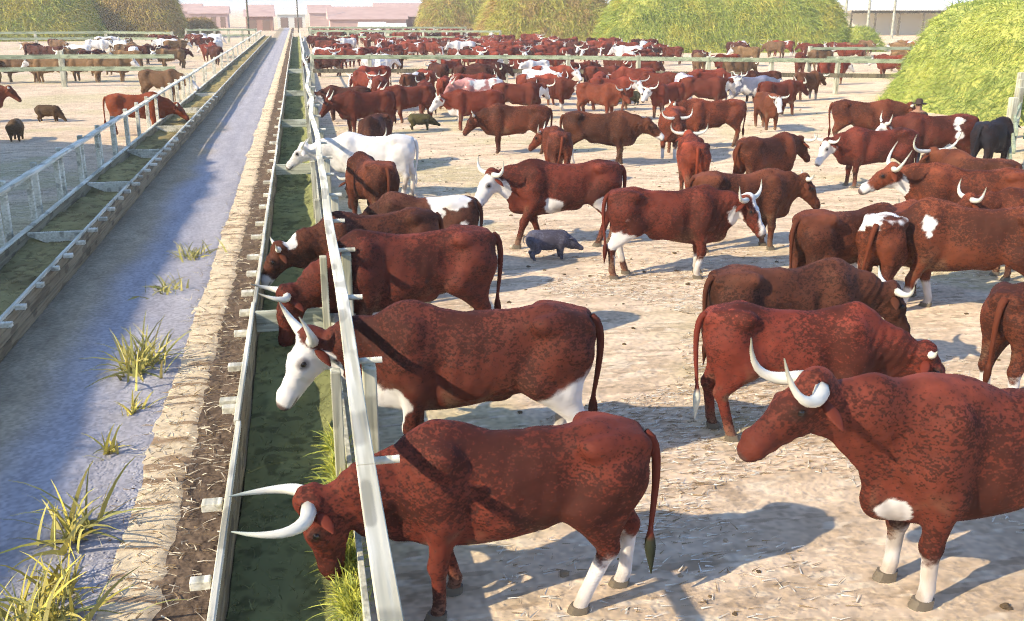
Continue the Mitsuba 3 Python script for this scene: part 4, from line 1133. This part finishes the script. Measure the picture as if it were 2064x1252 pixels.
# the right hand group
steer('red brown steer standing rear left of the hatted person', (1688, 202), (1790, 203), s=1.05, heading=-28, **LEVEL, base=(0.17, 0.045, 0.02), horns='short', hl=0.3, tail=0.2, seed=33)
steer('red steer with a bowed white face facing left on the right side', (1835, 262), (1728, 258), s=1.0, neck=(-6, 4, 0.60), head=(-60, 20), base=RED, white=('face', 'hsocks'), horns='wide', hl=0.36, tail=0.2, seed=34, legs=(0, 0.06, 0, -0.08))
steer('red brown steer with a white streak down its flank', (1978, 240), (1826, 222), s=1.08, heading=165, neck=(0, 0, 0.56), head=(-50, 0), base=BROWNH, patches=[(-0.42, 0.3, 1.2, 0.10), (-0.42, 0.3, 1.06, 0.08), (-0.43, 0.32, 0.92, 0.09)], white=('face',), horns='lyre', hl=0.4, tail=0.1, seed=35)
steer('black steer against the rail fence at the far right', ground=(1990, 352), heading=35, s=1.0, **LEVEL, base=(0.022, 0.022, 0.03), horns='short', hl=0.2, seed=36)
steer('longhorn steer with a big curved pale horn, head raised, right edge', (2070, 365), (1905, 318), s=1.08, heading=150, neck=(14, 0, 0.60), head=(-34, 8), base=(0.20, 0.05, 0.022), white=('throat', 'muzzle'), horns='lyre', hl=0.62, seed=37)
steer('steer behind the longhorn with horns spread wide, seen from behind', ground=(1955, 455), heading=100, s=1.0, neck=(16, 0, 0.55), head=(-40, 0), base=(0.15, 0.045, 0.02), horns='lyre', hl=0.62, seed=38)
steer('dark brown steer with its tail to us left of the pied backed one', (1638, 430), (1770, 415), s=1.0, heading=10, neck=(0, 0, 0.55), head=(-50, 0), base=(0.135, 0.04, 0.02), horns='lyre', hl=0.35, tail=0.2, seed=39)
steer('red steer with a ragged white patch across its hips', ground=(1790, 610), heading=40, s=1.0, neck=(-8, 0, 0.55), head=(-55, 0), base=(0.18, 0.046, 0.02), patches=[(-0.55, 0, 1.36, 0.24), (-0.35, -0.15, 1.3, 0.15), (-0.7, 0.1, 1.3, 0.16)], horns='short', hl=0.3, seed=40)
steer('tall red steer with a white star on its shoulder and white forelegs', (2090, 425), (1905, 405), s=1.12, neck=(-20, 10, 0.60), head=(-66, 10), base=(0.175, 0.046, 0.02), white=('fsocks', 'muzzle'), patches=[(0.52, 0.3, 1.12, 0.085), (0.52, 0.3, 1.02, 0.05), (0.5, 0.2, 0.42, 0.12)], horns='short', hl=0.34, seed=41, legs=(0.2, -0.08, 0, 0))
steer('dark steer with its back to the brick red one, muzzle near the ground', (1450, 548), (1690, 524), s=0.99, neck=(-10, -6, 0.66), head=(-62, -8), base=(0.115, 0.038, 0.02), horns='wide', hl=0.36, tail=0.1, seed=42)
steer('brick red steer with a white tail tip and lowered head facing right', (1462, 622), (1712, 617), s=0.97, neck=(-16, -6, 0.66), head=(-60, -8), base=(0.20, 0.038, 0.022), white=(), horns='short', hl=0.2, tail=-0.9, switch=(0.62, 0.62, 0.5), seed=43, legs=(0, 0, -0.05, 0.1))
steer('big red brown steer at the bottom right with tall white horns', (2330, 800), (1850, 762), s=1.14, heading=176, neck=(24, 6, 0.78), head=(-36, 8), hs=1.10, base=(0.165, 0.036, 0.020), white=('fsocks',), patches=[(0.74, 0.1, 0.62, 0.10)], horns='rise', hl=0.36, hr=0.046, seed=44, legs=(0.0, 0.06, 0, 0), hump=0.6)
steer('dark red steer cut by the right edge, seen from behind', ground=(2075, 800), heading=25, s=0.98, **LOW, base=(0.165, 0.044, 0.02), white=('hsocks',), horns='short', hl=0.3, tail=0.2, seed=45)
steer('red steer behind the tall starred one at the right edge', ground=(2085, 560), heading=170, s=1.0, **LEVEL, base=(0.20, 0.05, 0.022), horns='lyre', hl=0.4, seed=46)

# the left pen
steer('red brown steer reaching through the left rail into the trough', (215, 192), (312, 186), s=1.0, neck=(-16, 0, 0.70), head=(-50, -6), base=(0.26, 0.062, 0.026), horns='short', hl=0.25, tail=-1.2, seed=47)
steer('olive brown steer with a white face feeding farther along the left trough', (285, 140), (350, 142), s=1.05, heading=-18, neck=(-12, 0, 0.66), head=(-45, 0), base=(0.15, 0.08, 0.04), white=('face',), horns='lyre', hl=0.45, seed=48)
steer('brown steer with its head just inside the left edge of the frame', ground=(-42, 248), heading=-4, s=1.0, neck=(10, 0, 0.6), head=(-48, 0), base=(0.18, 0.055, 0.03), horns='short', hl=0.2, seed=49)


# ------------------------------------------------------------------ the crowd farther off: a few bodies shared by many
ARCH = []
for i, (nk, hd, bs, wh, pa, hk) in enumerate([
        ((8, 0, 0.56), (-50, 0), RED, ('face',), (), 'lyre'), ((12, 0, 0.56), (-46, 0), BROWNH, (), (), 'up'),
        ((-20, 0, 0.6), (-66, 0), RED, ('blaze', 'fsocks'), (), 'short'), ((10, 30, 0.52), (-52, 55), BROWNH, ('face', 'throat'), (), 'lyre'),
        ((10, -30, 0.52), (-52, -60), RED, ('face',), (), 'wide'), ((6, 10, 0.56), (-50, 20), DARK, (), (), 'lyre'),
        ((4, 0, 0.56), (-50, 0), (0.7, 0.68, 0.64), ('all',), (), 'lyre'), ((6, -10, 0.56), (-50, -30), ROAN, ('face', 'belly', 'hsocks'), [(-0.3, 0, 1.35, 0.25)], 'up'),
        ((8, 0, 0.56), (-50, 10), (0.19, 0.11, 0.05), ('face',), (), 'lyre'), ((-10, 0, 0.58), (-60, 0), (0.16, 0.09, 0.045), (), (), 'short')]):
    lg = RNG.uniform(-0.12, 0.16, 4)
    V, F, fr = steer_body(0.036, nk, hd, lg, fat=RNG.uniform(0.9, 1.12), far=True, seed=i)
    c = coat(V, None, fr, bs, wh, pa, 60 + i, fine=False)
    hs = [horn_mesh(fr, sd, hk, RNG.uniform(0.32, 0.5), (0.6, 0.58, 0.5), 0.04, 7, 6) for sd in (1, -1)]
    tm, tc = tail_mesh(0.3, WHT if 'all' in wh else bs, np.array(bs) * 0.5)
    ARCH.append((mikit.ply((V, F), 'hide_far', smooth=True, color=c), [mikit.ply(m, 'horn', smooth=True, color=q) for m, q in hs], mikit.ply(tm, 'hide_far', smooth=True, color=tc)))


KINDS = ['white faced red', 'plain red brown', 'blaze faced red', 'white throated brown', 'wide horned red', 'dark brown', 'white', 'white backed roan', 'white faced olive', 'plain olive']
ORD = 'first second third fourth fifth sixth seventh eighth ninth tenth eleventh twelfth thirteenth fourteenth fifteenth sixteenth seventeenth eighteenth nineteenth twentieth'.split()
TOLABEL = []


def facing(x, y, h):
    a = (h - math.degrees(math.atan2(y, x)) + 540) % 360 - 180
    return 'facing away' if abs(a) < 45 else 'facing us' if abs(a) > 135 else 'facing left' if a > 0 else 'facing right'


def crowd(label, group, x, y, heading, kind, s=1.0):
    t = thing('steer', label, 'steer', group)
    M = T().translate([float(x), float(y), float(gh(x, y)) - 0.01]).rotate([0, 0, 1], float(heading)).scale(float(s))
    b, hs, tl = ARCH[kind]
    part(t, 'body', b, M)
    for h in hs: part(t, 'horn', h, M)
    part(t, 'tail', tl, M)
    PLACED.append((t, np.array([x, y, 0]), heading, s))
    if '%' in label: TOLABEL.append((t, label, KINDS[kind] + ' steer ' + facing(x, y, heading), x / y))


def scatter(n, inside, sep, rng, tries=4000):
    pts = [p[1][:2] for p in PLACED]
    out = []
    x0, x1, y0, y1 = inside[:4]
    for _ in range(tries):
        if len(out) >= n: break
        p = np.array([rng.uniform(x0, x1), y0 + (y1 - y0) * rng.random()])
        if len(inside) > 4 and not inside[4](p): continue
        if min([np.hypot(*(p - q)) for q in pts] + [9]) < sep: continue
        out.append(p); pts.append(p)
    return out


rng = np.random.default_rng(3)
fy = lambda x: 54.4 - 0.37 * x if x > 10 else 54.3 - 0.2 * x    # the back fence
for p in scatter(125, (1.6, 36, 46, 112, lambda p: p[1] > fy(p[0]) + 1.6 and p[0] < 2 + 0.33 * p[1] and p[1] < 116 - 0.3 * p[0]), 1.55, rng):
    k = rng.choice([0, 1, 2, 3, 4, 5, 6, 7], p=[.19, .17, .14, .14, .13, .12, .05, .06])
    g = 'white faced and red steers in the packed herd beyond the back fence' if k != 6 else 'white steers in the packed herd beyond the back fence'
    crowd('% in the far packed herd', g, p[0], p[1], rng.uniform(0, 360), k, rng.uniform(0.95, 1.08))
for p in scatter(26, (22, 62, 46, 84, lambda p: p[1] > fy(p[0]) + 1.5 and 0.36 * p[1] + 1 < p[0] < 0.68 * p[1] and np.hypot((p[0] - 35.5) / 11, (p[1] - 38) / 9) > 1), 2.3, rng):
    k = rng.choice([0, 1, 3, 5, 7, 8, 9])
    crowd('% past the right back fence', 'steers beyond the right half of the back fence', p[0], p[1], rng.uniform(0, 360), k, rng.uniform(0.95, 1.05))
for p in scatter(24, (2.6, 20, 36, 51, lambda p: p[1] < fy(p[0]) - 1.6), 2.3, rng):
    k = rng.choice([0, 1, 2, 3, 4, 5, 7])
    crowd('% inside the back fence', 'steers just inside the back fence', p[0], p[1], rng.choice([180, 0, 200, 160, -20, 90]) + rng.normal(0, 15), k, rng.uniform(0.95, 1.05))
for p in scatter(13, (-15, -5, 76, 128, lambda p: -0.13 * p[1] < p[0] < -5.6), 1.9, rng):
    crowd('% beyond the left trough', 'steers in the pen beyond the far left trough', p[0], p[1], rng.uniform(0, 360), rng.choice([0, 1, 5, 2, 6]), rng.uniform(0.95, 1.05))
for p in scatter(44, (1.5, 24, 118, 150), 1.9, rng):
    crowd('% in the farthest pen', 'steers in the farthest pen before the pink sheds', p[0], p[1], rng.uniform(0, 360), rng.choice([0, 1, 2, 3, 4, 5, 6]), rng.uniform(0.95, 1.05))
for i, x in enumerate([-20.3, -18.9, -17.4, -15.6, -13.9, -12.2, -10.6]):
    crowd('% behind the left pen fence', 'steers in the row behind the left pen fence', x + 0.2, 61.0 + 0.7 * (i % 2), rng.choice([0, 180]) + rng.normal(0, 20), rng.choice([8, 9]), 1.05)
for p in scatter(24, (-26, -8, 66, 108, lambda p: -0.24 * p[1] < p[0] < -0.05 * p[1] - 2), 2.4, rng):
    crowd('% far back in the left pen', 'steers far back in the left pen', p[0], p[1], rng.uniform(0, 360), rng.choice([8, 9, 8, 6, 5]), rng.uniform(0.95, 1.05))
crowd('white steer standing against the pale fence of the left pen', None, *at(268, 112, 0.7)[:2], 110, 6, 1.0)


sets = {}
for t, lab, desc, xo in TOLABEL: sets.setdefault((lab, desc), []).append((xo, t))
for (lab, desc), L in sets.items():
    L.sort()
    for i, (_, t) in enumerate(L):
        w = desc + lab.replace('%', '')
        labels[t]['label'] = w if len(L) == 1 else w + f', {ORD[i]} such from left'


# ------------------------------------------------------------------ hogs
def hog(label, ground, heading, s, col, seed, head_p=-28):
    f = Field([-0.62, -0.3, 0.02], [0.95, 0.3, 0.85], 0.018)
    f.cap([-0.34, 0, 0.52], [0.22, 0, 0.50], 0.22, 0.215, 0.1, sq=0.86)
    f.ball([-0.06, 0, 0.47], [0.36, 0.21, 0.22], 0.1)
    f.ball([-0.42, 0, 0.50], [0.16, 0.17, 0.20], 0.08)
    hd = dirv(head_p, 0)
    b = np.array([0.30, 0, 0.50])
    f.cap(b, b + hd * 0.26, 0.19, 0.135, 0.08, sq=0.85)
    f.cap(b + hd * 0.26, b + hd * 0.50, 0.115, 0.062, 0.05, sq=0.9)
    f.cap(b + hd * 0.50, b + hd * 0.55, 0.060, 0.058, 0.02)
    for sd in (-1, 1):
        f.cap([0.24, sd * 0.12, 0.42], [0.25, sd * 0.115, 0.20], 0.095, 0.05, 0.06)
        f.cap([0.25, sd * 0.115, 0.20], [0.26, sd * 0.115, 0.04], 0.045, 0.036, 0.03)
        f.cap([-0.40, sd * 0.12, 0.46], [-0.34, sd * 0.13, 0.28], 0.14, 0.085, 0.06)
        f.cap([-0.34, sd * 0.13, 0.28], [-0.45, sd * 0.12, 0.19], 0.07, 0.045, 0.04)
        f.cap([-0.45, sd * 0.12, 0.19], [-0.41, sd * 0.12, 0.04], 0.042, 0.036, 0.03)
    V, F = f.mesh(1)
    big = meshkit.fbm(V * 4 + seed, 3, seed)
    c = np.array(col)[None] * (0.55 + 0.9 * big)[:, None] * (0.8 + 0.4 * meshkit.noise(V * 40, seed))[:, None]
    t = thing('hog', label, 'hog')
    p = at(*ground)
    M = T().translate([p[0], p[1], float(gh(p[0], p[1])) - 0.004]).rotate([0, 0, 1], heading).scale(s)
    part(t, 'body', mikit.ply((V, F), 'hide', smooth=True, color=c, uv=np.stack([0 * V[:, 0] + 0.4, V[:, 2]], 1)), M)
    for sd in (1, -1):
        e0 = b + hd * 0.17 + np.array([0, sd * 0.09, 0.08])
        pts = e0 + np.array([0.45, sd * 0.35, 0.45]) * np.linspace(0, 0.2, 6)[:, None] + np.array([0.6, 0, -1.0]) * (np.linspace(0, 1, 6)**2 * 0.07)[:, None]
        m = tube(pts, [0.03, 0.055, 0.06, 0.05, 0.03, 0.004], 8, 0.3)
        part(t, 'ear', mikit.ply(m, 'hide_far', smooth=True, color=np.tile(np.array(col) * 0.8, (len(m.vertices), 1))), M)
    m = tube(bez((-0.56, 0, 0.60), (-0.66, 0.02, 0.62), (-0.66, 0.08, 0.48), (-0.60, 0.05, 0.40), 8), np.linspace(0.018, 0.006, 8), 6)
    part(t, 'tail', mikit.ply(m, 'hide_far', smooth=True, color=np.tile(np.array(col) * 0.8, (len(m.vertices), 1))), M)


hog('blue grey hog walking right in the middle of the pen', (1108, 524), 2, 0.70, (0.12, 0.12, 0.16), 1)
hog('dark olive hog behind the white steer', (850, 262), -12, 0.78, (0.085, 0.075, 0.03), 2)
hog('dark olive hog standing among the steers near the back fence', (1270, 212), 200, 0.82, (0.10, 0.10, 0.05), 3)
hog('olive hog seen from behind next to the roan steer', (1042, 208), 80, 0.95, (0.20, 0.17, 0.06), 4)
hog('round backed brown hog rooting in the left pen', (102, 246), -8, 0.85, (0.11, 0.065, 0.03), 5, -50)
hog('brown hog seen from behind at the far left', (36, 284), 95, 0.95, (0.14, 0.085, 0.04), 6)


# ------------------------------------------------------------------ the person in the hat
def person():
    t = thing('person', 'person in a dark hat and reddish neck scarf standing behind the steers', 'person')
    f = Field([-0.36, -0.4, 0.0], [0.36, 0.4, 1.85], 0.02)
    f.cap([0, 0, 1.05], [0, 0, 1.38], 0.165, 0.185, 0.08, sq=1.15)
    f.cap([0, 0, 0.92], [0, 0, 1.05], 0.16, 0.16, 0.06, sq=1.1)
    for s in (-1, 1):
        f.cap([0, s * 0.10, 0.92], [0.02, s * 0.11, 0.50], 0.095, 0.066, 0.05)
        f.cap([0.02, s * 0.11, 0.50], [-0.01, s * 0.115, 0.09], 0.066, 0.046, 0.03)
        f.cap([-0.03, s * 0.115, 0.055], [0.14, s * 0.13, 0.045], 0.05, 0.038, 0.03)
        f.cap([0, s * 0.17, 1.42], [-0.02, s * 0.24, 1.14], 0.075, 0.052, 0.05)
        f.cap([-0.02, s * 0.24, 1.14], [0.08, s * 0.25, 0.90], 0.05, 0.036, 0.03)
        f.ball([0.10, s * 0.25, 0.83], [0.035, 0.025, 0.055], 0.02)
        for k, dx in enumerate((-0.028, -0.009, 0.010, 0.028)):
            f.cap([0.10 + dx, s * 0.25, 0.80], [0.115 + dx, s * 0.245, 0.735 + 0.008 * abs(k - 1.5)], 0.010, 0.008, 0.006)
        f.cap([0.13, s * 0.245, 0.83], [0.155, s * 0.235, 0.785], 0.011, 0.009, 0.01)
    f.cap([0, 0, 1.45], [0.01, 0, 1.55], 0.062, 0.056, 0.04)
    f.ball([0.015, 0, 1.645], [0.092, 0.075, 0.115], 0.03)
    f.ball([0.105, 0, 1.63], [0.018, 0.014, 0.022], 0.015)
    f.ball([0.08, 0, 1.565], [0.035, 0.032, 0.03], 0.03)
    for s in (-1, 1): f.ball([0.01, s * 0.077, 1.635], [0.02, 0.012, 0.03], 0.01)
    V, F = f.mesh(1)
    z = V[:, 2]
    c = np.where((z > 1.50)[:, None], [[0.36, 0.20, 0.13]], np.where((z > 0.95)[:, None], [[0.08, 0.05, 0.035]], np.where((z > 0.10)[:, None], [[0.06, 0.065, 0.09]], [[0.03, 0.02, 0.015]])))
    c = np.where(((z < 0.88) & (z > 0.7) & (np.abs(V[:, 1]) > 0.19))[:, None], [[0.36, 0.20, 0.13]], c)
    p = at(1853, 345); p = at(1853, 206, 1.74)
    M = T().translate([p[0], p[1], float(gh(p[0], p[1])) - 0.002]).rotate([0, 0, 1], -110).scale(1.0)
    part(t, 'body', mikit.ply((V, F), 'hide_far', smooth=True, color=np.asarray(c, float)), M)
    prof = [(0.0, 1.83), (0.06, 1.825), (0.085, 1.79), (0.098, 1.705), (0.10, 1.695), (0.17, 1.70), (0.195, 1.712), (0.196, 1.704), (0.17, 1.688), (0.09, 1.680), (0.0, 1.682)]
    hat = trimesh.creation.revolve(np.array(prof)[::-1], sections=24)
    part(t, 'hat', mikit.ply(hat, {'type': 'principled', 'base_color': rgb(0.06, 0.035, 0.025), 'roughness': 0.8}, smooth=40), M)
    sc = trimesh.creation.torus(0.075, 0.03, 16, 8); sc.apply_translation([0.005, 0, 1.475])
    part(t, 'scarf', mikit.ply(sc, {'type': 'principled', 'base_color': rgb(0.50, 0.08, 0.08), 'roughness': 0.8}, smooth=True), M)
    eye = []
    for s in (-1, 1):
        e = trimesh.creation.icosphere(1, 0.012); e.apply_translation([0.096, s * 0.03, 1.66])
        part(t, 'eye', mikit.ply(e, 'eye', smooth=True), M)
    m = cham([0.09, -0.024, 1.592], [0.104, 0.024, 1.600], 0.002)
    part(t, 'mouth', mikit.ply(m, {'type': 'principled', 'base_color': rgb(0.25, 0.08, 0.06), 'roughness': 0.6}), M)


person()


# ------------------------------------------------------------------ haze volume added to give a milky fade
scene['haze_air'] = {'type': 'homogeneous', 'albedo': {'type': 'rgb', 'value': [0.95, 0.94, 0.92]}, 'sigma_t': 0.0008}
scene['haze'] = {'type': 'cube', 'to_world': T().translate([0, 0, 5.5]).scale([3200, 3200, 6.6]), 'bsdf': {'type': 'null'}, 'interior': {'type': 'ref', 'id': 'haze_air'}}
labels['haze'] = {'kind': 'stuff', 'label': 'thin pale haze added over the feedlot for a milky fade'}
scene['camera']['medium'] = {'type': 'ref', 'id': 'haze_air'}
